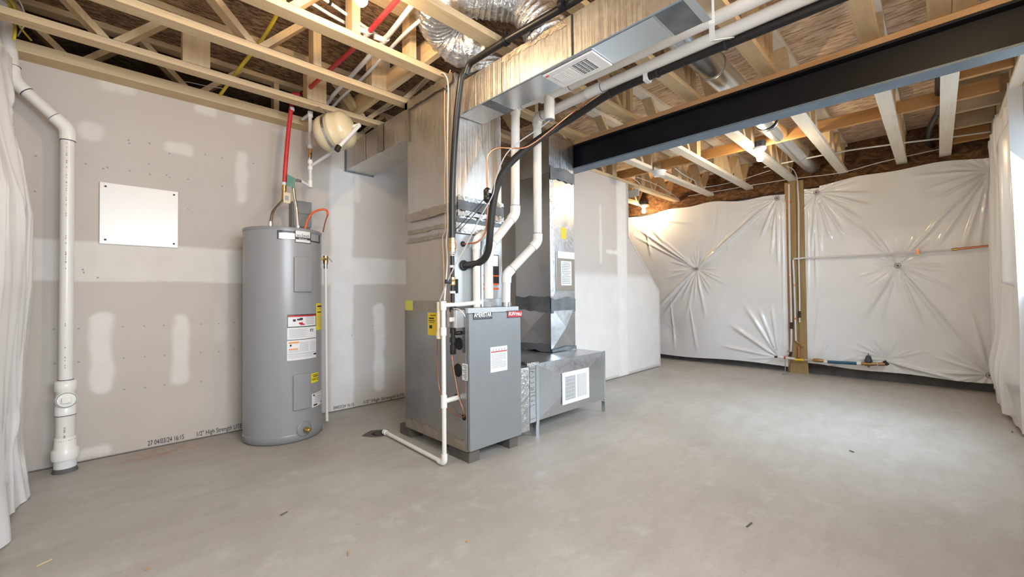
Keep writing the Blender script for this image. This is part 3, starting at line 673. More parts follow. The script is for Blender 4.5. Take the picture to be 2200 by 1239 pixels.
# disconnect box and whip
p0, p1 = PY(628, 480, YL-.09), PY(668, 437, YL-.09)
dbx = thing('disconnect_box', 'grey electrical disconnect box on the drywall right behind the heater top', 'electrical box', (p0.x, YL, p0.z))
obj('case', MB().box(p0.x, p1.x, YL-.085, YL-.001, p0.z-.03, p1.z), M['boxgrey'], dbx, .004)
obj('cover', MB().box(p0.x+.006, p1.x+.004, YL-.10, YL-.0855, p0.z-.02, p1.z+.008), M['boxgrey'], dbx, .004)
obj('raised_panel', MB().box(p0.x+.025, p1.x-.015, YL-.106, YL-.1005, (p0.z+p1.z)/2-.005, (p0.z+p1.z)/2+.04), M['boxgrey'], dbx, .006)
wp = [PY(653,487,3.55), PY(661,473,3.55), PY(672,457,3.55), PY(690,450,3.55), PY(702,452,3.54), PY(704,462,3.53), PY(699,476,3.52), PY(694,498,3.50)]
wp[0] = Vector((wp[0].x, wp[0].y, HT+.012))
ww = thing('electrical_whip', 'orange electrical cable looping over the top of the water heater', 'cable', wp[0])
obj('orange_sleeve', MB().tube(spline(wp[:6], 8), .0085, 10), M['orange'], ww); obj('thin_lead', MB().tube(spline(wp[5:], 8), .005, 8), M['copperpaint'], ww)
# white board on the drywall
p0, p1 = PY(213, 523, YL-.012), PY(383, 412, YL-.012)
wb = thing('wall_panel', 'blank white rectangular panel screwed to the drywall', 'panel', (p0.x, YL, p0.z))
obj('board', MB().box(p0.x, p1.x, YL-.014, YL-.003, p0.z, p1.z), M['white'], wb, .003)
for sx in (p0.x+.028, p1.x-.024):
    for sz in (p0.z+.028, p1.z-.026): obj('screw', MB().lathe((sx, YL-.014, sz), (0,-1,0), [(.0065, 0), (.005, .003)], 12), M['ink'], wb)

# ================================================================== DRAIN STACK
SX, SY = -.165, 3.69
st = thing('drain_stack', 'thick white plastic drain pipe standing against the drywall at the left', 'pipe', (SX, SY, 0))
p_el, p_up, p_top = Vector((SX, SY, 2.075)), Vector((-.385, 3.70, 2.30)), Vector((-.425, 3.69, 2.80))
obj('riser_pipe', MB().cyl((SX,SY,.52), (SX,SY,2.04), .0315, 32), M['pvc'], st)
obj('offset_pipe', MB().cyl(p_el+(p_up-p_el)*.12, p_up-(p_up-p_el)*.1, .0315, 32), M['pvc'], st)
obj('upper_pipe', MB().cyl(p_up+Vector((0,0,.03)), p_top, .0315, 32), M['pvc'], st)
def elbow(name, a, c, d, r, par, L=.06):
    a, c, d = Vector(a), Vector(c), Vector(d); p = fillet([c+(a-c).normalized()*L, c, c+(d-c).normalized()*L], L*.7, 8)
    o = obj(name, MB().tube(p, r, 24), M['pvc_fit'], par); return o
elbow('elbow', (SX,SY,1.5), p_el, p_up, .0365, st, .075); elbow('elbow', p_el, p_up, p_top, .0365, st, .075)
def ringp(c, dr, r, name='primer_ring', h=.004, mat='purple'): c = Vector(c); dr = Vector(dr).normalized(); obj(name, MB().cyl(c-dr*h/2, c+dr*h/2, r, 28), M[mat], st)
d1 = (p_up-p_el).normalized(); ringp(p_el-Vector((0,0,.077)), (0,0,1), .0335); ringp(p_el+d1*.077, d1, .0335); ringp(p_up-d1*.077, d1, .0335); ringp(p_up+Vector((0,0,.077)), (0,0,1), .0335)
obj('cleanout_tee', MB().lathe((SX,SY,.335), (0,0,1), [(.046, 0), (.046, .055), (.042, .06), (.042, .145), (.048, .15), (.048, .205), (.033, .212)], 36), M['pvc_fit'], st)
dcl = Vector((-SX*.0+.10, -1, 0)).normalized(); cc = Vector((SX, SY, .435))
co = obj('cleanout_plug', MB().lathe(cc+dcl*.03, dcl, [(.046, 0), (.046, .028), (.040, .030), (.040, .034)], 32), M['pvc_fit'], st)
obj('plug_thread', MB().lathe(cc+dcl*.055, dcl, [(.0405, 0), (.0425, .004), (.041, .007)], 32), M['green'], co)
s_ = dcl.cross(Vector((0,0,1))); obj('square_nut', MB().bar(cc+dcl*.062, cc+dcl*.085, .040, .032, s_), M['pvc_fit'], co, .003)
obj('lower_pipe', MB().cyl((SX,SY,.18), (SX,SY,.336), .0415, 32), M['pvc'], st)
obj('reducer', MB().lathe((SX,SY,.075), (0,0,1), [(.058, 0), (.060, .01), (.060, .058), (.048, .072), (.046, .13), (.043, .132)], 36), M['pvc_fit'], st)
obj('slab_stub', MB().cyl((SX,SY,.001), (SX,SY,.076), .049, 32), M['paper'], st); ringp((SX,SY,.19), (0,0,1), .0465); ringp((SX,SY,.338), (0,0,1), .0465); ringp((SX,SY,.548), (0,0,1), .0345)
obj('grout_collar', MB().lathe((SX,SY,.0), (0,0,1), [(.056, 0), (.054, .012), (.050, .026)], 32), M['foundation'], st)
b = MB(); rr = random.Random(3)
fd = Vector((-SX, -SY, 0)).normalized(); rt = fd.cross(Vector((0,0,1)))
z = .62
while z < 1.98:
    if rr.random() < .55:
        h = rr.uniform(.004, .010); c = Vector((SX, SY, z))+fd*.0318+rt*.004; b.bar(c, c+Vector((0,0,h)), .0055*rr.uniform(.6,1.2), .0004, rt)
    z += rr.uniform(.010, .018) if rr.random() < .93 else .12
for z in (.24, .25, .263, .215, .207): c = Vector((SX, SY, z))+fd*.0418+rt*.004; b.bar(c, c+Vector((0,0,.008)), .008, .0004, rt)
o_ = obj('pipe_print', b, M['paper_grey'], st); o_['kind'] = 'stuff'

# ================================================================== FURNACE GROUP
FX0, FX1, FY0, FY1, FZ0, FZ1 = 1.585, 2.035, 2.005, 2.755, .076, .955
for nm, (x0, x1, y0, y1), lb in (('f', (1.605, 1.690, 2.03, 2.24), 'wood block under the furnace front corner nearest the white drain'), ('g', (1.950, 2.030, 2.03, 2.20), 'wood block under the furnace front corner beside the return box'),
        ('h', (1.60, 1.70, 2.70, 2.86), 'wood block under the rear furnace corner by the floor drain'), ('i', (1.93, 2.03, 2.65, 2.80), 'wood block under the hidden rear furnace corner')):
    obj('support_block', MB().box(x0, x1, y0, y1, 0, FZ0-.001), M['block'], bev=.003, label=lb, cat='block', group='wood blocks under the furnace')
fu = thing('furnace', 'grey metal furnace cabinet standing on wood blocks', 'furnace', (FX0, FY0, FZ0))
obj('cabinet', MB().box(FX0, FX1-.004, FY0+.022, FY1, FZ0, FZ1), M['cab_side'], fu, .002)
obj('front_door', MB().box(FX0+.006, FX1+.004, FY0-.004, FY0+.021, FZ0+.004, FZ1-.035), M['cab'], fu, .004)
obj('top_flange', MB().box(FX0+.002, FX1-.008, FY0+.002, FY0+.021, FZ1-.033, FZ1), M['coil_paint'], fu, .002)
def front(px, py): return PY(px, py, FY0-.004)
def plate(name, px0, py0, px1, py1, mat, par, pl='y', c=FY0-.004, t=.0015, off=0, label=None):
    if pl == 'y':
        a, b_ = PY(px0, py0, c), PY(px1, py1, c); x0, x1 = sorted((a.x, b_.x)); z0, z1 = sorted((a.z, b_.z)); mb = MB().box(x0, x1, c-off-t, c-off, z0, z1)
    else:
        a, b_ = PX(px0, py0, c), PX(px1, py1, c); y0, y1 = sorted((a.y, b_.y)); z0, z1 = sorted((a.z, b_.z)); mb = MB().box(c-off-t, c-off, y0, y1, z0, z1)
    return obj(name, mb, mat, par, label=label)
plate('brand_plate', 1016, 672, 1057, 684.5, M['slate'], fu, t=.002)
p = front(1018, 681.5); text('brand_lettering', 'AMERISTAR', .040, p, (1,0,0), (0,0,1), M['white'], fu, .0026, bold=.0007, fit=front(1055.5, 681).x-p.x)
q = front(1018, 683.5); obj('plate_line', MB().box(q.x, q.x+.125, FY0-.0072, FY0-.006, q.z-.0015, q.z), M['paper_grey'], fu)
plate('brand_plate', 1089, 667.5, 1122, 681, M['slate'], fu, t=.002); plate('plate_field', 1090.5, 669, 1121, 679.5, M['red'], fu, t=.001, off=.002)
p = front(1091.5, 677.8); text('brand_lettering', 'RUN', .036, p, (1,0,0), (.18,0,1), M['white'], fu, .0036, bold=.0004, fit=front(1105.5, 678).x-p.x)
p = front(1106.5, 677.6); text('brand_lettering', 'TRU', .027, p, (1,0,0), (.12,0,1), M['white'], fu, .0036, bold=.0008, fit=front(1119.5, 678).x-p.x)
plate('caution_label', 1053.5, 746, 1090, 794, M['paper'], fu, t=.001)
lab = MB(); a, b_ = front(1053.5, 746), front(1090, 794); W_, H_ = b_.x-a.x, a.z-b_.z
for i in range(11): z = a.z-H_*(.30+.052*i); lab.box(a.x+W_*.06, a.x+W_*(.92-.25*(i == 5)), FY0-.0058, FY0-.005, z-.0022, z)
for i in range(5): x = a.x+W_*(.12+.17*i); lab.add([(x, FY0-.0058, a.z-H_*.16), (x+.011, FY0-.0058, a.z-H_*.16), (x+.0055, FY0-.0058, a.z-H_*.06)], [(0,1,2)])
lo = obj('fine_print', lab, M['paper_grey'], fu); obj('label_bar', MB().box(a.x+.004, b_.x-.004, FY0-.0058, FY0-.005, a.z-H_*.22, a.z-H_*.18), M['red'], fu)
SXf = FX0
for px, py, r_, lb in ((986, 738, .034, None), (984, 795, .036, None), (980.5, 853.5, .017, 'small lower opening'), (997, 896, .014, 'grommet of the lower line')):
    p = PX(px, py, SXf); obj('side_opening', MB().lathe((SXf-.001, p.y, p.z), (-1,0,0), [(r_+.005, 0), (r_+.005, .002), (r_, .003)], 28), M['steel'], fu, label=lb); obj('opening_core', MB().lathe((SXf-.004, p.y, p.z), (-1,0,0), [(r_, 0), (r_-.002, .001)], 28), M['dark'], fu)
plate('rating_label', 993, 780, 1005, 818, M['paper'], fu, 'x', SXf, t=.001)
lab = MB(); a, b_ = PX(993, 780, SXf), PX(1005, 818, SXf)
for i in range(9): z = a.z-(a.z-b_.z)*(.08+.1*i); lab.box(SXf-.0022, SXf-.001, min(a.y,b_.y)+.006, max(a.y,b_.y)-.006-.01*(i % 3), z-.006, z)
obj('fine_print', lab, M['paper_grey'], fu)
plate('inspection_tag', 919, 671, 939, 721, M['amber'], fu, 'x', SXf, t=.001, label='amber inspection tag')
lab = MB(); a, b_ = PX(919, 671, SXf), PX(939, 721, SXf); ya, yb = sorted((a.y, b_.y))
for z0, z1, f0, f1 in ((.56, .70, .2, .5), (.22, .28, .15, .7), (.34, .37, .1, .8), (.10, .13, .3, .9), (.42, .44, .2, .7)): lab.box(SXf-.0022, SXf-.001, yb-(yb-ya)*f1, yb-(yb-ya)*f0, a.z-(a.z-b_.z)*z1, a.z-(a.z-b_.z)*z0)
obj('tag_print', lab, M['ink'], fu)
# strip of tan tape with a yellow patch between furnace and coil cabinet, and at the bottom
obj('tape_strip', MB().box(SXf-.0015, SXf-.0002, 2.18, 2.745, .93, 1.0), M['tape_warm'], fu)
obj('yellow_patch', MB().box(SXf-.0025, SXf-.0015, 2.64, 2.742, .93, 1.0), M['yellow_tape'], fu)
b = MB(); n = 40
for i in range(n):
    y0, y1 = 2.03+.72*i/n, 2.03+.72*(i+1)/n; h0, h1 = .105+.03*random.random(), .105+.03*random.random()
    b.quad((SXf-.0012, y0, FZ0), (SXf-.0012, y1, FZ0), (SXf-.0012, y1, FZ0+.05+(h1-.1)), (SXf-.0012, y0, FZ0+.05+(h0-.1)))
obj('tape_strip', b, M['tape_warm'], fu, label='wrinkled foil tape along the bottom edge')
# junction box with switch on the furnace side
jb = obj('switch_box', MB().box(1.515, SXf-.001, 2.03, 2.125, .835, .945), M['chrome'], fu, .004, label='metal switch box')
obj('switch_toggle', MB().box(1.500, 1.514, 2.07, 2.082, .875, .90), M['white'], jb)
# coil cabinet
cc_ = thing('evaporator_coil', 'light grey coil cabinet sitting on top of the furnace', 'air handler', (1.59, 2.14, FZ1))
CX0, CX1, CY0, CY1, CZ1 = 1.588, 2.00, 2.14, 2.735, 1.43
obj('cabinet', MB().box(CX0, CX1, CY0, CY1, FZ1+.001, CZ1), M['coil_paint'], cc_, .003)
obj('side_bulb_tint', MB().box(CX0-.002, CX0-.0003, CY0+.01, CY1, 1.0, CZ1-.002), M['coil_side'], cc_)  # added sheet carrying the bulb-lit tone of the cabinet side
plate('access_cover', 1033, 518, 1077, 640, M['coil_paint'], cc_, 'y', CY0, .008)
plate('data_label', 1040, 545, 1072, 612, M['ink'], cc_, 'y', CY0-.008, .001)
plate('data_label', 1042, 547, 1070, 572, M['paper'], cc_, 'y', CY0-.009, .001)
for y_ in (590, 608, 618): plate('label_band', 1035, y_, 1072, y_+4, M['orange'], cc_, 'y', CY0-.0085, .0018)
a = PY(979, 606, CY0); obj('hand_slot', MB().box(a.x-.022, a.x+.018, CY0-.004, CY0, a.z-.07, a.z+.02), M['dark'], cc_, .008)
plate('door_seam', 1076.5, 500, 1078, 655, M['dark'], cc_, 'y', CY0, .001)

# plenum, trunk, branch, drop and return box
def duct_faces(b, x0, x1, y0, y1, z0, z1, faces, bulge=.006):
    """box whose named faces carry the X-shaped cross break of sheet metal"""
    F6 = {'-y': [(x0,y0,z0),(x1,y0,z0),(x1,y0,z1),(x0,y0,z1)], '+y': [(x1,y1,z0),(x0,y1,z0),(x0,y1,z1),(x1,y1,z1)], '-x': [(x0,y1,z0),(x0,y0,z0),(x0,y0,z1),(x0,y1,z1)],
          '+x': [(x1,y0,z0),(x1,y1,z0),(x1,y1,z1),(x1,y0,z1)], '-z': [(x0,y1,z0),(x1,y1,z0),(x1,y0,z0),(x0,y0,z0)], '+z': [(x0,y0,z1),(x1,y0,z1),(x1,y1,z1),(x0,y1,z1)]}
    nd = {'-y': (0,-1,0), '+y': (0,1,0), '-x': (-1,0,0), '+x': (1,0,0), '-z': (0,0,-1), '+z': (0,0,1)}
    for k, P in F6.items():
        if k in faces:
            c = sum((Vector(p) for p in P), Vector())/4+Vector(nd[k])*bulge; b.add(P+[c], [(0,1,4),(1,2,4),(2,3,4),(3,0,4)])
        else: b.add(P, [(0,1,2,3)])
    return b
def ragged(b, axis, c, u0, u1, z0, z1, amp=.01, n=30, sg=-1):
    """strip with torn edges lying on plane axis=c; u is the other horizontal axis"""
    up = [z1+random.uniform(-amp, amp) for _ in range(n+1)]; lo_ = [z0+random.uniform(-amp, amp) for _ in range(n+1)]
    for i in range(n):
        a0, a1 = u0+(u1-u0)*i/n, u0+(u1-u0)*(i+1)/n
        if axis == 'x': P = [(c, a0, lo_[i]), (c, a1, lo_[i+1]), (c, a1, up[i+1]), (c, a0, up[i])]
        elif axis == 'y': P = [(a0, c, lo_[i]), (a1, c, lo_[i+1]), (a1, c, up[i+1]), (a0, c, up[i])]
        else: P = [(lo_[i], a0, c), (lo_[i+1], a1, c), (up[i+1], a1, c), (up[i], a0, c)]
        b.quad(*P)
    return b
sp = thing('supply_plenum', 'tall galvanised supply plenum rising from the coil cabinet to the ceiling', 'duct', (1.59, 2.12, 1.43))
PX0, PX1, PY0, PY1, PZ1 = 1.585, 1.98, 2.12, 2.70, 2.452
b = MB(); duct_faces(b, PX0, PX1, PY0, PY1, 1.433, 1.60, ('-y',), .004); obj('collar', b, M['galv_duct'], sp)
b = MB(); duct_faces(b, PX0, PX1, PY0, PY1, 1.602, PZ1, ('-y', '-x'), .02); obj('plenum_body', b, M['galv_z'], sp)
for c, z0, z1, am in ((PX0-.0215, 1.565, 1.625, .005), (PX0-.006, 1.475, 1.505, .004), (PX0-.006, 1.415, 1.445, .004)): obj('tape_band', ragged(MB(), 'x', c, PY0, PY1, z0, z1, am), M['tape_warm'], sp)
for c, z0, z1 in ((PY0-.0215, 1.575, 1.64), (PY0-.006, 1.50, 1.53)): obj('tape_band', ragged(MB(), 'y', c, PX0, PX1, z0, z1, .004), M['mastic'], sp, label='dark grey tape on the front')
for c, z0, z1, am in ((PY0-.0225, 1.64, 1.665, .006), (PY0-.0225, 1.54, 1.57, .008), (PY0-.006, 1.44, 1.47, .006)): obj('tape_band', ragged(MB(), 'y', c, PX0, PX1, z0, z1, am), M['tape'], sp, label='bright foil tape on the front')
b = MB(); ragged(b, 'x', PX0-.0215, PY0, PY1, 2.385, 2.445, .006); b2 = ragged(b, 'x', PX0-.0215, PY1-.035, PY1, 2.16, 2.44, .002, 4); obj('tape_band', b, M['tape_warm'], sp, label='tan tape along the top edge')
tr = thing('trunk_duct', 'long galvanised trunk duct running overhead from the plenum toward the viewer', 'duct', (1.6, 2.1, 2.17))
DX0, DX1, DY0, DY1, DZ0, DZ1 = 1.600, 1.795, .638, 2.10, 2.172, 2.378
b = MB(); duct_faces(b, DX0, DX1, 1.705, DY1, DZ0, DZ1, (), 0); obj('duct_section', b, M['galv_duct'], tr)
b = MB(); duct_faces(b, DX0, DX1, DY0, 1.700, DZ0, DZ1, (), 0); obj('duct_section', b, M['galv_duct'], tr)
b = MB(); b.box(DX0-.004, DX1+.004, DY0-.004, DY0+.03, DZ0-.004, DZ1+.004); obj('end_cap', b, M['galv_cool'], tr)
# underside sheets coloured with bluish window light, dark seam tapes
for y0, y1 in ((DY0+.16, 1.10), (1.41, 1.80)): obj('underside_light_tint', MB().box(DX0+.006, DX1-.004, y0, y1, DZ0-.002, DZ0-.0004), M['galv_cool'], tr, label='underside tinted with bluish window light')
b = MB(); ragged(b, 'z', DZ0-.003, DY0+.03, DY0+.15, DX0+.002, DX1, .0); obj('tape_band', b, M['mastic'], tr)
b = MB(); b.box(DX0-.001, DX1+.001, 1.80, 1.88, DZ0-.003, DZ0-.0002); obj('tape_band', b, M['mastic'], tr)
b = MB(); ragged(b, 'x', DX0-.002, 1.20, 1.70, DZ1-.035, DZ1-.004, .006); obj('tape_band', b, M['tape_warm'], tr, label='tan tape along the top corner')
b = MB(); b.box(DX0-.004, DX0-.0005, 1.205, 1.235, DZ0+.004, DZ1-.002); obj('seam_flange', b, M['galv_duct'], tr)
b = MB(); b.box(DX0-.0055, DX0-.0042, 1.200, 1.205, DZ0+.004, DZ1-.002); obj('seam_gap', b, M['dark'], tr)
b = MB(); b.box(DX0-.003, DX0+.001, DY0, DY1, DZ0-.003, DZ0+.004); obj('hemmed_edge', b, M['steel_flange'], tr)
gx0, gx1, gy0, gy1 = 1.615, 1.788, 1.102, 1.408
rg = obj('register', MB().box(gx0, gx1, gy0, gy1, DZ0-.012, DZ0-.0025), M['white'], tr, .003, label='white ceiling register under the trunk duct')
b = MB(); n = 9
b.box(gx0+.030, gx1-.034, gy0+.05, gy0+.142, DZ0-.0132, DZ0-.0121); obj('grille_opening', b, M['dark'], rg)
b = MB()
for i in range(9): x = gx0+.034+i*.0125; b.box(x, x+.003, gy0+.05, gy0+.142, DZ0-.0150, DZ0-.0133)
for i in range(5): y = gy0+.05+i*.023-.001; b.box(gx0+.030, gx1-.034, y, y+.0016, DZ0-.0152, DZ0-.0133)
for i in range(11): y = gy0+.160+i*.0105; b.box(gx0+.034, gx1-.038, y, y+.0045, DZ0-.0140, DZ0-.0121)
obj('louvres', b, M['white'], rg)
obj('lever', MB().box(gx0+.012, gx0+.016, gy1-.030, gy1-.012, DZ0-.017, DZ0-.012), M['red'], rg)
# branch to the left wall
bl = thing('branch_duct', 'galvanised branch duct running from the plenum into the drywall', 'duct', (1.6, 3.8, 2.2))
b = MB(); duct_faces(b, 1.590, 1.853, PY1+.005, 3.12, 2.195, 2.418, ('-x',), .005); obj('duct_section', b, M['galv_z'], bl)
b = MB(); duct_faces(b, 1.590, 1.853, 3.124, YL-.004, 2.200, 2.422, ('-x',), .005); obj('duct_section', b, M['galv_z'], bl)
b = MB(); ragged(b, 'x', 1.583, 3.07, 3.17, 2.2, 2.42, .001, 6); obj('tape_band', b, M['tape_warm'], bl)
obj('wall_cuff', MB().box(1.580, 1.863, YL-.014, YL-.0045, 2.190, 2.430), M['mastic'], bl)
obj('hanger_strap', MB().box(1.5765, 1.578, 3.385, 3.41, 2.195, 2.468), M['galv'], bl)
# return drop and box
rdp = thing('return_drop', 'tall galvanised return duct standing on the low box behind the furnace', 'duct', (2.8, 2.36, .53))
RX0, RX1, RY0, RY1 = 2.775, 3.122, 2.355, 2.78
b = MB(); duct_faces(b, RX0, RX1, RY0, RY1, .545, .93, ('-y', '-x'), .03); obj('lower_section', b, M['galv'], rdp)
b = MB(); duct_faces(b, RX0, RX1, RY0, RY1, .932, 2.10, ('-x',), .008); obj('middle_section', b, M['galv'], rdp)
b = MB(); duct_faces(b, RX0, RX1, RY0, RY1, 2.103, 2.46, ('-y', '-x'), .01); obj('upper_section', b, M['galv_duct'], rdp)
b = MB(); ragged(b, 'y', RY0-.006, RX0, RX1, .87, 1.00, .012, 7); ragged(b, 'x', RX0-.010, RY0, RY1, .89, 1.02, .012, 7); obj('mastic_band', b, M['mastic'], rdp)
b = MB(); ragged(b, 'y', RY0-.0125, RX0, RX1, .532, .565, .008, 7); ragged(b, 'x', RX0-.0125, RY0, RY1, .535, .60, .012, 7); obj('mastic_band', b, M['mastic'], rdp)
b = MB(); ragged(b, 'y', RY0-.0115, RX0, RX1, 2.05, 2.16, .012, 7); obj('mastic_band', b, M['mastic'], rdp)
b = MB(); nseg = 26
for i in range(nseg): z0 = 1.02+i*1.03/nseg; w0 = .05+random.uniform(-.012, .016); b.quad((RX0-.001, RY0-.0012, z0), (RX0+w0, RY0-.0014, z0), (RX0+w0+random.uniform(-.01,.01), RY0-.0014, z0+1.03/nseg), (RX0-.001, RY0-.0012, z0+1.03/nseg))
obj('corner_tape', b, M['tape'], rdp)
plate('orange_sticker', 1205, 488, 1216, 514, M['amber'], rdp, 'y', RY0, .001)
dh = thing('document_holder', 'clear plastic pouch with papers hung on the return duct', 'document', PY(1213, 580, RY0-.02))
plate('pouch', 1194, 540, 1234, 624, M['silver'], dh, 'y', RY0-.004, .006); plate('sheet', 1205, 560, 1228, 613, M['paper'], dh, 'y', RY0-.0102, .001); plate('top_card', 1198, 539, 1234, 557, M['paper'], dh, 'y', RY0-.0102, .0012)
lab = MB(); a, b_ = PY(1205, 560, RY0-.0115), PY(1228, 613, RY0-.0115)
for i in range(13): z = a.z-(a.z-b_.z)*(.06+.07*i); lab.box(a.x+.012+(.02 if i in (0, 7) else 0), b_.x-.015-(.02 if i in (0, 4, 7) else 0), RY0-.0118, RY0-.0112, z-.006, z)
obj('fine_print', lab, M['paper_grey'], dh)
rb = thing('return_box', 'low galvanised return air box on thin metal legs beside the furnace', 'duct', (2.26, 2.07, 0))
BX0, BX1, BY0, BY1, BZ0, BZ1 = 2.262, 3.150, 2.072, 2.80, .108, .528
b = MB(); duct_faces(b, BX0, BX1, BY0, BY1, BZ0, BZ1, ('-y',), .019); obj('box_body', b, M['galv'], rb)
obj('front_flange', MB().box(BX0-.002, BX0+.03, BY0-.006, BY0+.002, BZ0-.02, BZ1+.012), M['galv_cool'], rb); obj('end_flange', MB().box(BX1-.004, BX1+.018, BY0-.006, BY0+.004, BZ0-.01, BZ1+.004), M['galv_cool'], rb)
obj('top_edge', MB().box(BX0-.10, BX0+.02, BY0-.010, BY0+.012, BZ1-.008, BZ1+.014), M['tape'], rb)
for x0, x1 in ((BX0-.004, BX0+.028), (BX1+.006, BX1+.012)): obj('leg', MB().box(x0, x1, BY0-.003, BY0+.0, 0.001, BZ0-.02).box(x0, x0+.002, BY0, BY0+.03, 0.001, BZ0-.02), M['galv_cool'], rb)
for x0 in (BX0+.02, BX1-.03): obj('leg', MB().box(x0, x0+.03, BY1-.02, BY1-.017, 0.001, BZ0), M['galv'], rb)
rg = obj('register', MB().box(2.545, 2.898, BY0-.024, BY0-.0155, .172, .422), M['white'], rb, .003, label='white return register on the low box')
b = MB().box(2.580, 2.708, BY0-.0252, BY0-.0241, .205, .388); b.box(2.738, 2.862, BY0-.0252, BY0-.0241, .205, .388); obj('grille_opening', b, M['steel_flange'], rg)
b = MB()
for i in range(14): x = 2.582+i*.0092; b.box(x, x+.003, BY0-.0270, BY0-.0253, .205, .388)
for i in range(14): x = 2.740+i*.0088; b.box(x, x+.0055, BY0-.0270, BY0-.0253, .205, .388)
for i in range(6): z = .22+i*.03; b.box(2.580, 2.708, BY0-.0262, BY0-.0253, z, z+.002)
obj('louvres', b, M['white'], rg)
fs = thing('filter_door', 'foil-edged filter access door with handwriting between furnace and return box', 'door', (2.15, 2.07, .1))
obj('door_panel', MB().box(2.185, 2.256, 2.066, 2.074, .108, .518), M['galv_cool'], fs, .001)
obj('foil_edge', MB().box(2.092, 2.184, 2.060, 2.082, .06, .515), M['tape'], fs, .004, label='crumpled foil tape edge')
obj('slot_gap', MB().box(2.1845, 2.190, 2.063, 2.0655, .10, .51), M['dark'], fs)
obj('slot_frame', MB().box(2.045, 2.25, 2.083, 2.55, .115, .51), M['galv'], fs)
lab = MB(); rr = random.Random(5)
for z in (.475, .435, .395, .36, .345, .30, .265, .23):
    x = 2.198
    while x < 2.24: q = x+rr.uniform(.004, .009); lab.bar((x, 2.0655, z+rr.uniform(-.006,.006)), (q, 2.0655, z+rr.uniform(-.006,.006)), .0006, .0022); x = q+.001
for z in (.496, .325, .135): lab.bar((2.192, 2.0655, z), (2.252, 2.0655, z), .0006, .002)
obj('handwriting', lab, M['ink'], fs)

# ================================================================== PVC VENTS
vr = .030
va = thing('intake_pipe', 'white vent pipe rising from the furnace top, the run nearer the steel beam', 'pipe', (1.965, 2.06, .956))
A0 = Vector((1.962, 2.065, .957)); A1 = PY(1088, 590, 2.065); A2 = PY(1154, 519, 1.97); A3 = PY(1162, 262, 1.945)
A2 = Vector((A3.x-.01, A2.y, A2.z)); A2 = PY(1155, 519, 1.96)
def pvcrun(par, pts, r=vr, fr=.0345, L=.055):
    pts = [Vector(p) for p in pts]
    for i in range(len(pts)-1):
        a, c = pts[i], pts[i+1]; d = (c-a).normalized()
        obj('pipe', MB().cyl(a+d*(L*.8 if i else 0), c-d*(L*.8 if i < len(pts)-2 else 0), r, 24), M['pvc'], par)
        if i: elbow('elbow', pts[i-1], a, c, fr, par, L); obj('joint_ring', MB().cyl(a+d*(L+.0005), a+d*(L+.004), r+.0012, 24), M['purple'], par)
zb = 2.285
A3 = PY(1161, 268, 1.96); A3.z = zb
H = PZ(1287, 190, zb); H2 = PZ(1503, 97, zb); H3 = PZ(1700, 5, zb); xx = (H.x+H2.x)/2
pvcrun(va, [A0, A1, A2, Vector((A2.x+.01, A2.y, zb)), Vector((xx, 1.45, zb)), Vector((xx-.02, .2, zb))])
obj('coupling', MB().cyl((A0.x, A0.y, .957), (A0.x, A0.y, .985), .038, 24), M['chrome'], va)
vb_ = thing('exhaust_pipe', 'white vent pipe with an open lower end over the furnace, beside the trunk duct', 'pipe', (1.81, 2.065, 1.0))
B0 = PY(1050, 641, 2.065); B1 = Vector((B0.x, B0.y, PY(1050, 535, 2.065).z)); B2 = PY(1107, 460, 2.0); zb2 = 2.325; B3 = Vector((B2.x+.012, B2.y, zb2))
xh = PZ(1320, 147, zb2).x
pvcrun(vb_, [B0, B1, B2, B3, Vector((2.052, 1.62, zb2)), Vector((2.048, .2, zb2))])
tx = 2.047
b = MB().cyl((tx, 1.73, zb2-.02), (tx, 1.73, zb2-.165), .0345, 24); obj('tee_branch', b, M['pvc_fit'], vb_); obj('tee_body', MB().cyl((tx, 1.80, zb2), (tx, 1.66, zb2), .0345, 24), M['pvc_fit'], vb_)
obj('tee_mouth', MB().cyl((tx, 1.73, zb2-.1652), (tx, 1.73, zb2-.167), .029, 24), M['paper_grey'], vb_)
fl = obj('furnace_flue_collar', MB().cyl((B0.x, 2.09, .957), (B0.x, 2.09, .99), .036, 24), M['paper_grey'], fu)
vc = thing('rear_vent_pipe', 'pinkish white vent pipe standing close against the coil cabinet', 'pipe', (1.74, 2.10, .96))
p = PY(1024, 620, 2.085); obj('pipe', MB().cyl((p.x, p.y, .957), (p.x, p.y, 1.36), .024, 20), M['pvc'], vc); p2 = PY(1036, 620, 2.08); obj('sleeve', MB().cyl((p2.x, p2.y, .957), (p2.x, p2.y, 1.30), .007, 12), M['pvc_fit'], vc)
obj('top_elbow', MB().tube(fillet([(p.x, p.y, 1.33), (p.x, p.y, 1.40), (p.x+.10, p.y-.005, 1.45)], .05), .027, 20), M['pvc_fit'], vc)
# strap holding the vents at the duct end
b = MB(); b.bar((DX1+.006, DY0+.002, DZ1), (DX1+.05, DY0+.01, 2.24), .0015, .02, (1,0,0)); b.bar((DX1+.05, DY0+.01, 2.24), (xx-.05, .66, 2.225), .0015, .02, (0,0,1)); b.bar((xx-.05, .66, 2.225), (xx+.01, .66, 2.225), .0015, .02, (0,0,1)); b.bar((xx+.01,.66,2.225), (xx+.045,.66,2.27), .0015, .02, (0,0,1))
pz = [Vector((DX1+.004, DY0, 2.40)), PX(1529, 50, DX1+.05), PX(1530, 88, DX1+.14), Vector((xx-.01, .665, zb-.036)), Vector((xx+.04, .665, zb-.02))]
b = MB()
for i in range(4): b.bar(pz[i], pz[i+1], .022, .003, (0,1,0))
obj('pipe_strap', b, M['white'], label='white plastic strap slung from the duct end around the vent pipe', cat='strap')
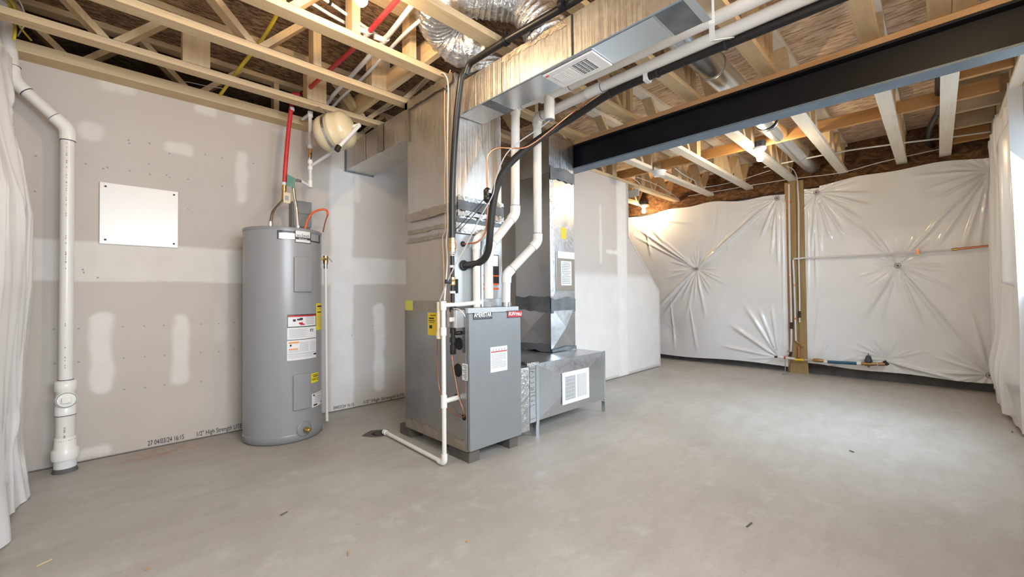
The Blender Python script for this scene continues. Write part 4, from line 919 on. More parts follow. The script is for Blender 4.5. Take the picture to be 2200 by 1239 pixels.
# ================================================================== CONDENSATE DRAIN
cdn = thing('condensate_drain', 'white plastic condensate drain standing beside the furnace and lying to the floor drain', 'pipe', (1.47, 2.10, 0))
gx, gy, gr = 1.472, 2.102, .0135
PZt = .985
obj('standpipe', MB().cyl((gx, gy, .04), (gx, gy, PZt), gr, 18), M['pvc'], cdn)
end = Vector((1.497, 2.88, .03))
obj('floor_run', MB().cyl((gx, gy+.02, .022), (end.x, end.y, .022), gr, 18), M['pvc'], cdn)
obj('elbow', MB().tube(fillet([(gx, gy, .075), (gx, gy, .021), (gx, gy+.055, .021)], .03), .0185, 18), M['pvc_fit'], cdn); obj('end_cap', MB().cyl((end.x, end.y-.005, .022), (end.x, end.y+.03, .022), .0185, 18), M['pvc_fit'], cdn)
for z0, z1 in ((.79, .84), (.355, .43), (.945, 1.0)): obj('tee', MB().cyl((gx, gy, z0), (gx, gy, z1), .0185, 18), M['pvc_fit'], cdn)
obj('upper_arm', MB().tube(fillet([(gx, gy, .975), (1.60, gy-.03, .978), (1.72, gy-.01, .985)], .03), gr, 18), M['pvc'], cdn)
obj('arm_coupling', MB().cyl((1.70, gy-.013, .984), (1.765, gy-.003, .988), .0185, 18), M['pvc_fit'], cdn)
obj('lower_arm', MB().cyl((gx, gy, .393), (FX0-.004, gy+.005, .396), gr+.002, 18), M['pvc'], cdn)
obj('side_pipe', MB().cyl((gx-.006, gy+.040, .80), (gx-.006, gy+.040, .995), .0125, 16), M['cream'], cdn, label='yellowed short vent tube'); obj('side_cap', MB().cyl((gx-.006, gy+.040, .77), (gx-.006, gy+.040, .815), .0165, 16), M['cream'], cdn)
fdn = thing('floor_drain', 'rough dark floor drain opening in the concrete where the white drain pipe ends', 'drain', (1.48, 2.97, 0))
b = MB(); n = 28; ring = [(1.47+.095*(1+.12*math.sin(3*a)+.05*math.sin(7*a))*math.cos(a), 2.975+.085*(1+.1*math.cos(4*a))*math.sin(a)) for a in np.linspace(0, 2*PI, n, False)]
b.add([(x, y, .0012) for x, y in ring]+[(1.48, 2.97, .0016)], [(i, (i+1) % n, n) for i in range(n)]); obj('rough_edge', b, M['block'], fdn)
b = MB(); b.lathe((1.487, 2.962, .0018), (0,0,1), [(.058, 0), (.056, .001)], 28); obj('hole', b, M['dark'], fdn)
b = MB()
for i in range(5): y = 2.925+i*.018; b.box(1.45, 1.525, y, y+.004, .003, .005)
obj('grate_bars', b, M['block'], fdn)

# ================================================================== GAS PIPE
gp = thing('gas_pipe', 'black gas pipe dropping beside the plenum with brass fittings to the furnace', 'pipe', (1.53, 2.1, .7))
Zg = 2.418
g = [PX(971.5, 520, 1.535), PX(972, 400, 1.535), PX(980, 260, 1.53), PX(991, 165, 1.525)]
obj('riser', MB().tube(spline(g, 8)+[Vector((1.545, 1.955, 2.385))], .0195, 18), M['black'], gp)
obj('ceiling_run', MB().tube(fillet([(1.545, 1.955, 2.36), (1.55, 1.93, Zg), (1.556, 1.60, Zg), (1.578, 1.2, Zg), (1.59, .55, Zg)], .04), .0195, 18), M['black'], gp)
for y in (1.62, 1.23): obj('pipe_hanger', MB().cyl((1.5585, y+.012, Zg), (1.5585, y-.012, Zg), .026, 18).box(1.552, 1.566, y-.008, y+.008, Zg+.02, ZC), M['steel'], gp)
gxx, gyy = g[0].x, g[0].y
def gz(py): return PX(970, py, gxx).z
obj('brass_union', MB().lathe((gxx, gyy, gz(541)), (0,0,1), [(.022, 0), (.022, .018), (.025, .02), (.025, .052), (.021, .056), (.021, .085)], 8, False), M['brass'], gp)
obj('grey_union', MB().lathe((gxx, gyy, gz(550)), (0,0,1), [(.019, 0), (.020, .008), (.017, .010), (.020, .018), (.020, .03)], 16), M['chrome'], gp)
obj('lower_pipe', MB().cyl((gxx, gyy, .70), (gxx, gyy, gz(548)), .0125, 16), M['black'], gp)
vv = obj('gas_valve', MB().lathe((gxx, gyy, gz(613)), (0,0,1), [(.014, 0), (.018, .006), (.018, .02), (.015, .028), (.018, .036), (.018, .05), (.013, .056)], 8, False), M['brass'], gp)
obj('valve_handle', MB().cyl((gxx-.01, gyy+.005, gz(605)), (gxx-.045, gyy+.01, gz(605)), .014, 14), M['slate'], vv)
for py in (575, 630): obj('pipe_clip', MB().cyl((gxx, gyy, gz(py)), (gxx, gyy, gz(py)+.014), .0175, 16), M['white'], gp)
for z0, z1, r in ((.93, .965, .021), (.845, .87, .02), (.80, .84, .018), (.745, .775, .020), (.70, .73, .019)): obj('threaded_fitting', MB().cyl((gxx, gyy, z0), (gxx, gyy, z1), r, 12), M['black'], gp)
obj('gas_stub', MB().cyl((gxx, gyy, .80), (FX0-.004, gyy-.01, .80), .0125, 14), M['black'], gp); obj('drip_cap', MB().lathe((gxx, gyy, .672), (0,0,1), [(.017, 0), (.019, .006), (.019, .03)], 12), M['black'], gp)
# ================================================================== LINE SET
ls = thing('refrigerant_line', 'thick black insulated refrigerant line curving from the coil cabinet up along the ceiling', 'pipe', (1.65, 2.13, 1.22))
zl = 2.245
L0 = PY(996, 570, CY0-.004)
lp = [L0, PY(1018, 567, 2.09), PY(1038, 558, 2.04), PY(1049, 538, 2.00), PY(1053, 500, 1.97), PY(1058, 450, 1.95), PY(1068, 400, 1.93), PY(1092, 355, 1.90), PY(1145, 308, 1.83), PY(1195, 275, 1.75)]
lx = 2.165
lp += [Vector((lx+.01, 1.60, zl-.055)), Vector((lx, 1.35, zl-.01)), Vector((lx, 1.05, zl)), Vector((lx, .7, zl)), Vector((lx, .3, zl)), Vector((lx, -.2, zl))]
obj('black_sleeve', MB().tube(spline(lp, 8), .0225, 18), M['rubber'], ls)
obj('wall_grommet', MB().lathe(L0, (0,-1,0), [(.034, 0), (.034, .006), (.024, .01)], 24), M['ink'], ls)
for i in (9, 11, 12, 13): obj('zip_tie', MB().cyl(lp[i]+Vector((0,.006,0)), lp[i]-Vector((0,.006,0)), .0265, 14), M['ink'], ls)
obj('tape_flag', MB().box(lx-.026, lx+.026, 1.10, 1.125, zl-.027, zl+.026), M['paper'], ls)
cl_ = thing('copper_line', 'thin copper refrigerant line tied along the black one and dropping to a small filter canister', 'pipe', (1.8, 1.97, 1.4))
fp = PY(1047, 420, 1.97)
cp = [Vector((lx-.01, -.2, zl+.03)), Vector((lx-.01, .7, zl+.03)), Vector((lx-.02, 1.3, zl+.02)), Vector((lx-.01, 1.60, zl-.03)), PY(1142, 310, 1.80), PY(1100, 318, 1.86), PY(1068, 318, 1.92), PY(1048, 335, 1.96), PY(1046, 370, 1.97), Vector((fp.x, fp.y, PY(1047, 402, 1.97).z))]
obj('tube_upper', MB().tube(spline(cp, 8), .0052, 10), M['copper'], cl_)
cq = [Vector((fp.x, fp.y, PY(1047, 436, 1.97).z)), PY(1047, 470, 1.98), PY(1042, 500, 2.0), PY(1028, 518, 2.03), PY(1008, 523, 2.08), PY(995, 524, 2.13)]
obj('tube_lower', MB().tube(spline(cq, 8), .0052, 10), M['copperpaint'], cl_)
fz0, fz1 = PY(1047, 436, 1.97).z, PY(1047, 403, 1.97).z; h_ = fz1-fz0
obj('filter_canister', MB().lathe((fp.x, fp.y, fz0), (0,0,1), [(.008, 0), (.018, .010), (.025, .016), (.025, h_*.42), (.022, h_*.45), (.025, h_*.5), (.025, h_-.018), (.016, h_-.006), (.007, h_)], 24), M['black'], cl_)
obj('canister_label', MB().box(fp.x-.008, fp.x+.012, fp.y-.0275, fp.y-.022, fz1-.038, fz1-.018), M['paper'], cl_)
pg = PY(994, 524, CY0); obj('grommet', MB().lathe(pg, (0,-1,0), [(.018, 0), (.018, .006), (.010, .010)], 20), M['ink'], cl_)
# low voltage wires
def cable(label, pts, r, mat, name='cable', n=8): return obj(name, MB().tube(spline(pts, n), r, 8), mat, label=label, cat='cable')
cable('clear grey hose slanting from the open vent tee past the canister to the drain', [Vector((tx, 1.73, zb2-.17)), PY(1160,275,1.76), PY(1115,305,1.82), PY(1085,335,1.88), PY(1065,385,1.92), PY(1058,420,1.93), PY(1030,470,1.98), PY(1000,530,2.04), PY(975,575,2.06), PX(955,620,1.49), Vector((1.472, 2.14, 1.0))], .0036, M['hose_grey'], 'drain_hose')
cable('thin dark wire slanting left from the filter canister', [PY(1040,428,1.97), PY(1015,455,2.02), PY(990,482,2.07), PY(978,495,2.09)], .0028, M['ink'])
cable('second thin dark wire just below the other from the canister', [PY(1040,437,1.97), PY(1015,465,2.02), PY(985,497,2.08)], .0028, M['ink'])
cable('white cable running down the corner of the plenum beside the black gas pipe', [PX(944,156,1.57), PX(956,160,1.56), PX(963,185,1.56), PX(962,260,1.56), PX(961,350,1.56), PX(962,480,1.56), PX(959,520,1.55), PX(961,560,1.55), PX(957,620,1.50), PX(955,645,1.485)], .0048, M['cable_w'])
cable('tan copper-coloured wire running down the plenum side left of the white cable', [PX(968,150,1.57), PX(957,185,1.57), PX(955,240,1.57), PX(957,330,1.57), PX(955,400,1.57), PX(957,490,1.57), PX(951,510,1.56), PX(953,560,1.56), PX(954,600,1.54), PX(953,640,1.49)], .0036, M['cable_t'])
cable('brown control wire hanging in a long loop down the furnace side', [PX(940,712,1.57), PX(939,760,1.57), PX(943,830,1.565), PX(951,855,1.56), PX(965,880,1.56), PX(980,892,1.57), PX(996,896,1.575)], .003, M['copperpaint'])
cable('brown wire running from the gas fittings down to the grommet', [PX(970,760,1.56), PX(976,800,1.56), PX(985,850,1.56), PX(995,880,1.57), PX(997,895,1.575)], .0028, M['copperpaint'])
cable('short white cable arching into the switch box', [PX(972,663,1.53), PX(985,664,1.53), PX(995,672,1.535), PX(999,680,1.54)], .003, M['cable_w'])
obj('wire_staple', MB().box(1.566, 1.5715, PX(957,192,1.57).y-.02, PX(957,192,1.57).y+.02, PX(957,192,1.57).z-.006, PX(957,192,1.57).z+.008), M['chrome'], label='metal clip holding the cables high on the plenum corner', cat='clip')
# flexible and round ducts
fd_ = thing('flexible_duct', 'crinkled silver flexible duct bent in a loop among the trusses above the plenum', 'duct', (1.5, 2.0, 2.4))
fpnts = [Vector((1.715, 1.44, 2.385)), Vector((1.70, 1.46, 2.47)), PZ(1146, 20, 2.58), PZ(1118, -4, 2.645), PZ(1050, -14, 2.655), PZ(975, -20, 2.655), PZ(938, 8, 2.655), PZ(950, 58, 2.64), PZ(985, 95, 2.575), Vector((1.61, 1.97, 2.565)), Vector((1.69, 1.97, 2.52)), Vector((1.712, 1.97, 2.45)), Vector((1.712, 1.97, 2.385))]
sp_ = spline(fpnts, 40)
cum = [0.0]
for i in range(1, len(sp_)): cum.append(cum[-1]+(sp_[i]-sp_[i-1]).length)
STEP = .0045; ns = int(cum[-1]/STEP); res_ = []; j = 0
for k in range(ns+1):
    d = k*STEP
    while j < len(cum)-2 and cum[j+1] < d: j += 1
    res_.append(sp_[j].lerp(sp_[j+1], min(1, max(0, (d-cum[j])/(cum[j+1]-cum[j]+1e-9)))))
nz = np.random.default_rng(3).random(6000)
def frf(i, a):
    q = abs(math.sin(PI*i*STEP/.034+.25*math.sin(3*a))); n1 = nz[(int(i/3)*31+int(a*5)*7) % 6000]
    return 1+.055*(1-q)**2-.02*q+.010*math.sin(11*a+i*.11)+.008*math.sin(19*a-i*.2)+.012*(n1-.5)
obj('foil_sleeve', MB().tube(res_, [.122]*len(res_), 56, True, frf), M['flex'], fd_)
rd = thing('round_duct', 'round galvanised duct pipe running over the steel beam toward the far wall', 'duct', (1.9, 1.04, 2.5))
RR = .088; yr_, zr_ = 1.06, 2.60
xs = [1.85, 3.0, 4.35, 5.6, 6.25]
for i in range(4): obj('pipe_section', MB().cyl((xs[i], yr_, zr_), (xs[i+1]-.006, yr_, zr_), RR if i % 2 else RR*1.01, 36), M['galv_cool'], rd)
for x in xs[1:4]: obj('joint_bead', MB().lathe((x-.02, yr_, zr_), (1,0,0), [(RR, 0), (RR+.006, .006), (RR+.006, .016), (RR, .022)], 36), M['galv'], rd)
obj('end_cap', MB().lathe((6.25, yr_, zr_), (1,0,0), [(RR, 0), (RR*1.03, .01), (RR*.9, .04), (.01, .045)], 36), M['galv_cool'], rd)
obj('duct_clamp', MB().cyl((4.28, yr_, zr_), (4.31, yr_, zr_), RR+.006, 36), M['steel'], rd)
# ================================================================== PIPES IN THE LEFT BAYS
wpip = thing('white_water_line', 'pair of white water lines running together through the left trusses', 'pipe', (1.3, 2.5, 2.55))
for k, (pp, r) in enumerate((([(890,60),(832,75),(765,150),(720,200),(703,225)], .0145), ([(925,15),(880,40),(838,100),(780,160),(735,205),(712,226)], .0105))):
    obj('line', MB().tube(spline([PZ(x, y, 2.585) for x, y in ([(895,-2),(873,27),(828,83),(765,152),(720,200),(700,226)] if k == 0 else [(912,36),(900,46),(870,72),(838,105),(785,162),(735,208),(712,232)])], 8), r, 12), M['pex'], wpip, label='thicker line' if k == 0 else 'thinner line')
b = MB(); q = PZ(826, 86, 2.585); b.cyl(q+Vector((0,.03,0)), q-Vector((0,.03,0)), .019, 14); b.cyl(q, q+Vector((-.06, .01, 0)), .016, 12); obj('tee_fitting', b, M['pvc_fit'], wpip)
b = MB(); q = PZ(790, 70, 2.60); b.cyl(q+Vector((0,.025,0)), q-Vector((0,.025,0)), .019, 14); b.cyl(q, q+Vector((-.06, .0, 0)), .015, 12); obj('pipe_tee', b, M['pvc_fit'], wpip)
for k, pp in enumerate(([(645,-8),(710,32),(783,72)], [(688,-8),(740,28),(820,82)])):
    pth = [PZ(x, y, 2.635) for x, y in pp]
    hw = thing('branch_water_line', 'slim white branch line going to the '+('red' if k == 0 else 'white')+' pipe from the top of the picture', 'pipe', pth[0], 'slim white branch lines')
    obj('line', MB().tube(pth, .009, 12), M['pex'], hw); q = PZ(*((656, -1) if k == 0 else (689, -4)), 2.635); q2 = pth[0].lerp(pth[1], .22+.1*k); obj('clamp', MB().cyl(q2, q2+(pth[1]-pth[0]).normalized()*.014, .013, 12), M['black'], hw)
cable('flat yellow cable running through the left trusses above the drywall', [PZ(612,-5,2.66), PZ(590,40,2.64), PZ(556,95,2.60), PZ(520,140,2.56), PZ(492,178,2.54), PZ(470,208,2.53)], .011, M['cable_y'])
cable('yellow cable bundle dropping at the far left end of the trusses', [PZ(5,-10,2.72), PZ(22,15,2.70), PX(32,60,-.36), PX(30,85,-.36)], .007, M['cable_y'])
cable('second yellow cable of the bundle at the far left, bending right', [PZ(12,-12,2.72), PZ(30,12,2.70), PZ(42,55,2.62), PZ(68,88,2.56)], .006, M['cable_y'])
cable('white cable curving down past the yellow ones at the far left', [PZ(35,-8,2.75), PZ(48,15,2.72), PZ(55,45,2.64), PZ(38,78,2.58)], .004, M['cable_w'])
cable('thin white wire drooping in the dark gap over the drywall top', [PZ(355,177,2.60), PZ(400,176,2.60), PZ(440,184,2.60), PZ(480,190,2.60)], .003, M['cable_w'])
cable('thin white wire slanting toward the plenum top, left of it', [PZ(920,160,2.56), PZ(880,205,2.56), PZ(845,228,2.56), PZ(805,248,2.56)], .0035, M['cable_w'])
# ================================================================== LAMPS, DETECTOR
def lamp(label, x, y, z, group='bare bulb ceiling lamps'):
    t = thing('bulb_lamp', label, 'lamp', (x, y, z), group)
    obj('box', MB().lathe((x, y, z+.095), (0,0,1), [(.052, 0), (.052, .055)], 24), M['bluebox'], t)
    obj('lampholder', MB().lathe((x, y, z+.035), (0,0,1), [(.022, 0), (.030, .01), (.045, .03), (.058, .042), (.058, .058)], 28), M['porcelain'], t)
    obj('bulb', MB().lathe((x, y, z-.045), (0,0,1), [(.004, 0), (.018, .004), (.028, .016), (.031, .032), (.028, .050), (.018, .068), (.013, .080)], 24), M['bulb'], t); return t
lamp('added bare bulb behind the viewer, outside the picture, brightening the right bays', 1.90, -.16, 2.40)  # extra unseen bulb, added to brighten the right bays
lamp('bright bare bulb at the very top of the picture left of the silver duct', .86, 1.88, 2.452)
L2p = PZ(1633, 337, 2.375); lamp('bright bare bulb on the truss left of the wooden post', L2p.x, L2p.y+.0, 2.375)
L3p = PZ(1383, 452, 2.36); lamp('small far bright bulb in the corner beyond the stair wall', L3p.x, L3p.y, 2.36)
sdp = PZ(1416, 372, 2.42); sd = thing('smoke_detector', 'white smoke detector hanging from a metal box on a truss beyond the beam', 'smoke detector', (sdp.x, sdp.y, 2.40))
obj('mount_box', MB().box(sdp.x-.04, sdp.x+.04, sdp.y-.04, sdp.y+.04, 2.445, 2.54), M['chrome'], sd)
obj('housing', MB().lathe((sdp.x, sdp.y, 2.385), (0,0,1), [(.045, 0), (.060, .006), (.075, .045), (.080, .052), (.080, .058)], 32), M['porcelain'], sd)
# wires of the far bays
cable('white cable strung straight through the trusses beyond the beam near the far wall', [PZ(1800,327,2.53)+Vector((0,.7,0)), PZ(1800,327,2.53), PZ(1925,309,2.53), PZ(2030,296,2.53), PZ(2140,281,2.53)], .008, M['cable_w'])
cable('white wire along the top of the right plastic sheet', [Vector((6.28, 2.6, 2.50)), Vector((6.28, 1.4, 2.49)), Vector((6.29, .8, 2.46)), Vector((6.28, .4, 2.50)), Vector((6.28, -.1, 2.53))], .0045, M['cable_w'])
cable('white wire sagging left of the smoke detector', [PZ(1358,381,2.5), PZ(1372,392,2.5), PZ(1385,405,2.5), PZ(1440,425,2.5), PZ(1470,436,2.5)], .0045, M['cable_w'])
cable('white wire doubled behind the smoke detector', [PZ(1367,380,2.52), PZ(1400,392,2.52), PZ(1430,408,2.52), PZ(1460,428,2.52)], .0045, M['cable_w'])
cable('white wire winding right of the smoke detector toward the far wall', [PZ(1450,361,2.53), PZ(1470,376,2.53), PZ(1492,388,2.53), PZ(1505,402,2.53), PZ(1570,392,2.53), PZ(1655,366,2.53)], .0045, M['cable_w'])
cable('white wire bending down over the top of the wooden post', [PZ(1690,357,2.53), PZ(1705,365,2.53), PX(1713,385,6.27), PX(1714,410,6.27)], .005, M['cable_w'])
hs = thing('black_hose', 'black flexible hose hanging between two trusses at the right', 'hose', (5, .1, 2.5))
obj('hose', MB().tube(spline([PZ(2018,130,2.60), PZ(2018,165,2.60), PZ(2017,200,2.60), PZ(2018,235,2.60), PZ(2006,258,2.60), PZ(1995,285,2.60), PZ(1998,308,2.60), PZ(2012,318,2.60), PZ(2030,322,2.60)], 8), .024, 14), M['black'], hs)
q = PZ(2018, 243, 2.60); obj('hose_clamp', MB().sphere(q, .034, 12, 8), M['ink'], hs)
# ================================================================== RIM INSULATION
def wool(name, label, x, y0, y1, z0, z1, seed):
    n, m_ = int((y1-y0)/.03), int((z1-z0)/.03); ys = np.linspace(y0, y1, n); zs = np.linspace(z0, z1, m_); Yg, Zg_ = np.meshgrid(ys, zs)
    X = x-.09*fbm(Yg*3, Zg_*5, seed); V = np.stack([X, Yg, Zg_], -1).reshape(-1, 3); idx = np.arange(n*m_).reshape(m_, n); Fq = np.stack([idx[:-1,:-1], idx[1:,:-1], idx[1:,1:], idx[:-1,1:]], -1).reshape(-1, 4)
    b = MB(); b.add(V.tolist(), [tuple(f) for f in Fq.tolist()], True); b.add([(x,y0,z0),(x,y1,z0),(x,y1,z1),(x,y0,z1)], [(0,1,2,3)]); return obj(name, b, M['wool'], label=label, cat='insulation', kind='stuff')
wool('rim_insulation', 'brown fibrous insulation stuffed in the rim above the far plastic sheets', XF-.001, -.44, 3.95, 2.36, ZS-.002, 3)
# ================================================================== PLASTIC SHEETS
def fold(h, U, Z, p, q, amp, w0=.012, w1=.05, peak=.35):
    """a tension fold of the film: a tapering crease from p to q, both (u, z) in metres"""
    p, q = np.array(p), np.array(q); d = q-p; L = np.hypot(*d); d = d/L
    t = ((U-p[0])*d[0]+(Z-p[1])*d[1])/L; s_ = np.abs(-(U-p[0])*d[1]+(Z-p[1])*d[0]); w = w0+(w1-w0)*np.clip(t, 0, 1)
    al = np.clip(t, 0, 1); g = (al/peak)**.8*np.exp((1-al/peak)*.8)*(1-sst(al, .7, 1))*(t > 0)*(t < 1)
    h += amp*g*np.clip(1-s_/w, 0, 1)**1.4
def sheet(name, label, fixed, c, u0, u1, ztop, zbot, pins, inward, base=.03, res=.0125, extra=None, amp=.040, cat='plastic sheet', back=None, seed=0, folds=()):
    """fixed='x' sheet on plane X=c (u=Y), fixed='y' sheet on plane Y=c (u=X); inward = sign of the direction into the room"""
    nu, nv = int((u1-u0)/res)+1, int(2.35/res); us = np.linspace(u0, u1, nu); t = np.linspace(0, 1, nv); Ug, Tg = np.meshgrid(us, t)
    zt, zb_ = ztop(us), zbot(us); Zg2 = zb_[None, :]*(1-Tg)+zt[None, :]*Tg
    h = np.full_like(Ug, base)
    edge = np.minimum(np.minimum(sst(Ug, u0, u0+.05), 1-sst(Ug, u1-.05, u1)), 1)
    rr_ = np.random.default_rng(seed+70)
    for k, (pu, pz_, s_) in enumerate(pins):
        r_ = np.hypot(Ug-pu, Zg2-pz_); h -= base*.9*np.exp(-(r_/.14)**2)
        for a in np.linspace(0, 2*PI, 22, False):
            a += rr_.uniform(-.1, .1); L = rr_.uniform(.15, .5)*s_; fold(h, Ug, Zg2, (pu, pz_), (pu+math.cos(a)*L, pz_+math.sin(a)*L), .012*s_, .006, .03)
    for p, q, am, w1 in folds: fold(h, Ug, Zg2, p, q, am, .010, w1)
    h += .022*(fbm(Ug*1.3, Zg2*.7, seed+40, 2)-.5)+.0035*(fbm(Ug*9, Zg2*1.6, seed+50, 3)-.5)
    if extra is not None: h += extra(Ug, Zg2)
    h = np.maximum(h, .004)
    if fixed == 'x': V = np.stack([c+inward*h, Ug, Zg2], -1)
    else: V = np.stack([Ug, c+inward*h, Zg2], -1)
    V = V.reshape(-1, 3); idx = np.arange(nu*nv).reshape(nv, nu); Fq = np.stack([idx[:-1,:-1], idx[:-1,1:], idx[1:,1:], idx[1:,:-1]], -1).reshape(-1, 4)
    if (fixed == 'x') == (inward < 0): Fq = Fq[:, ::-1]
    b = MB(); b.add(V.tolist(), [tuple(f) for f in Fq.tolist()], True)
    # returned edges so the sheet has a real thickness against the wall
    rim = list(idx[0]) + list(idx[1:, -1]) + list(idx[-1, ::-1][1:]) + list(idx[::-1, 0][1:]); P = V[rim]; Q = P.copy(); Q[:, 0 if fixed == 'x' else 1] = c
    n = len(rim); b.add(P.tolist()+Q.tolist(), [(i, (i+1) % n, n+(i+1) % n, n+i) for i in range(n)], False)
    return obj(name, b, M['plastic'], label=label, cat=cat)
XP = XF-.06
hx = lambda us, a, bq: a+(us-us[0])/(us[-1]-us[0])*(bq-a)
wave = lambda us, s: .02*np.sin(us*3.1+s)+.012*np.sin(us*9+s*2)
pin = lambda px, py: (PX(px, py, XP-.03).y, PX(px, py, XP-.03).z)
def pf(L): return [(pin(a, b_), pin(c, d_), am, w1) for a, b_, c, d_, am, w1 in L]
f1 = pf([(1496,577,1352,478,.035,.05), (1496,577,1350,500,.02,.04), (1496,577,1372,470,.02,.05), (1496,577,1669,425,.04,.05), (1669,425,1496,577,.03,.04), (1496,577,1650,420,.02,.05), (1496,577,1405,668,.04,.05), (1496,577,1416,690,.02,.05),
 (1496,577,1520,700,.015,.06), (1496,577,1470,700,.012,.06), (1669,425,1600,445,.02,.03), (1669,425,1590,470,.02,.04), (1669,425,1630,520,.03,.04), (1669,425,1655,560,.03,.03), (1669,425,1672,590,.03,.03), (1669,425,1610,400,.02,.04),
 (1672,768,1560,690,.04,.07), (1672,768,1590,640,.03,.07), (1672,768,1625,650,.03,.05), (1672,768,1655,640,.025,.04), (1672,768,1540,740,.03,.05), (1672,768,1600,770,.02,.03),
 (1385,470,1440,540,.03,.05), (1385,470,1400,560,.03,.05), (1385,470,1500,480,.02,.05), (1680,420,1684,760,.02,.02), (1440,640,1450,760,.015,.04), (1480,650,1500,770,.015,.05), (1560,450,1565,560,.008,.05), (1540,440,1530,560,.008,.05)])
f2 = pf([(1754,413,1742,560,.03,.03), (1754,413,1765,560,.03,.03), (1754,413,1790,530,.035,.04), (1754,413,1820,520,.035,.04), (1754,413,1860,480,.03,.04), (1754,413,1880,445,.03,.04), (1754,413,1880,415,.02,.03), (1754,413,1930,570,.02,.05),
 (1928,570,1830,470,.025,.05), (1928,570,1880,500,.02,.04), (1928,570,1850,690,.035,.05), (1928,570,1880,720,.02,.04), (1928,570,1932,640,.02,.03), (1928,570,1990,720,.035,.04), (1928,570,2060,740,.03,.05), (1928,570,2127,806,.02,.05), (1928,570,2030,460,.025,.04),
 (2126,365,1980,410,.02,.04), (2126,365,1990,440,.035,.04), (2126,365,1985,500,.035,.05), (2126,365,2000,545,.03,.05), (2126,365,2060,560,.025,.05), (2126,365,2100,560,.02,.03), (2126,365,1950,380,.02,.04),
 (2127,806,2040,720,.025,.05), (2127,806,2060,780,.02,.03), (2127,806,2000,800,.02,.04), (2127,806,2080,650,.02,.05), (1906,776,1990,800,.03,.04), (1906,776,2090,825,.03,.04), (1740,800,1800,700,.02,.05), (1740,800,1850,760,.02,.05), (1737,440,1735,700,.02,.02), (1752,480,1754,640,.03,.02), (1760,640,1748,760,.015,.02)])
pl1 = [(*pin(1496, 577), 1.25), (*pin(1669, 425), 1.0), (*pin(1375, 470), .9), (*pin(1672, 768), .8), (2.9, .45, .4)]
sheet('plastic_sheet', 'white plastic sheeting on the far wall left of the wooden post, pinned at its centre', 'x', XP, 1.365, 3.95, lambda u: 2.345+wave(u, 0)*1.2, lambda u: .075+.012*np.sin(u*4), pl1, -1, .028, .011, seed=1, folds=f1)
pl2 = [(*pin(1928, 570), 1.2), (*pin(1754, 413), 1.1), (*pin(2125, 365), 1.0), (*pin(2127, 806), 1.0), (*pin(1740, 800), .5), (*pin(1905, 772), .9)]
sheet('plastic_sheet', 'white plastic sheeting on the far wall right of the wooden post', 'x', XP, -.40, 1.165, lambda u: 2.385+.0*u+wave(u, 1)*.9-.02*(u > 1.0), lambda u: .10+.03*np.clip(u, 0, 1)+.008*np.sin(u*7), pl2, -1, .028, .011, seed=2, folds=f2)
obj('foundation_insulation', MB().box(XP+.002, XF-.002, 1.37, 3.94, .09, 2.32), M['paper'], label='white insulation board behind the far left plastic sheet', cat='insulation')
obj('foundation_insulation', MB().box(XP+.002, XF-.002, -.42, 1.16, .14, 2.34), M['paper'], label='white insulation board behind the far right plastic sheet', cat='insulation')
def exr(U, Z):
    h = .05*np.exp(-((U-5.9)/.25)**2)*(.5+.5*np.sin(Z*1.5))+.06*np.exp(-((U-4.92)/.12)**6)*sst(Z, 1.06, 1.09)*(1-sst(Z, 2.15, 2.35))
    f_ = lambda k, w, a, b_: a*np.exp(-((U-k-b_*(Z-1.2))/w)**2)
    h += f_(5.32, .05, .04, .05)+f_(6.12, .035, .03, .02)+f_(5.62, .035, .03, -.10)+f_(5.78, .02, .02, .09)+f_(5.15, .02, .02, -.06)+f_(4.55, .04, .03, .03)+f_(5.48, .018, .016, .02)+f_(5.98, .02, .014, -.05)
    h += .05*np.exp(-((Z-.35)/.25)**2)*np.exp(-((U-5.3)/.5)**2)
    return h
sheet('plastic_sheet', 'white plastic drape hanging in loose folds on the right wall at the picture edge', 'y', YR+.002, 4.60, 6.33, lambda u: 2.50-.0*u+.02*np.sin(u*6), lambda u: np.where(u > 6.05, .10-.25*(u-6.05), .02+.015*np.sin(u*11)), [(6.25, 2.2, .8), (5.2, 1.2, .4)], 1, .045, .0125, exr, .03, seed=3)
def exl(U, Z):
    h = np.interp(Z, [0, .3, .7, 1.1, 1.5, 1.9, 2.3], [.115, .095, .105, .13, .13, .065, .03])
    f_ = lambda k, w, a, b_: a*np.exp(-((U-k-b_*(Z-1))/w)**2)
    h = h+f_(3.45, .05, .014, .10)+f_(3.2, .08, .016, -.12)+f_(2.95, .07, .016, .16)+f_(2.7, .09, .016, -.10)+f_(2.5, .04, .012, .08)+f_(3.32, .018, .010, .22)+f_(3.08, .02, .009, -.20)+.02*(fbm(U*3+Z*.8, Z*1.2, 61, 3)-.5)
    return h
sheet('plastic_sheet', 'white plastic drape bulging at the left edge in front of the drain pipe', 'y' if False else 'x', XN+.002, 2.36, 3.64, lambda u: 2.30+.08*(u-2.3)+.02*np.sin(u*8), lambda u: .015+.01*np.sin(u*13), [(3.6, 2.0, .7)], 1, .030, .0125, exl, .03, seed=4)
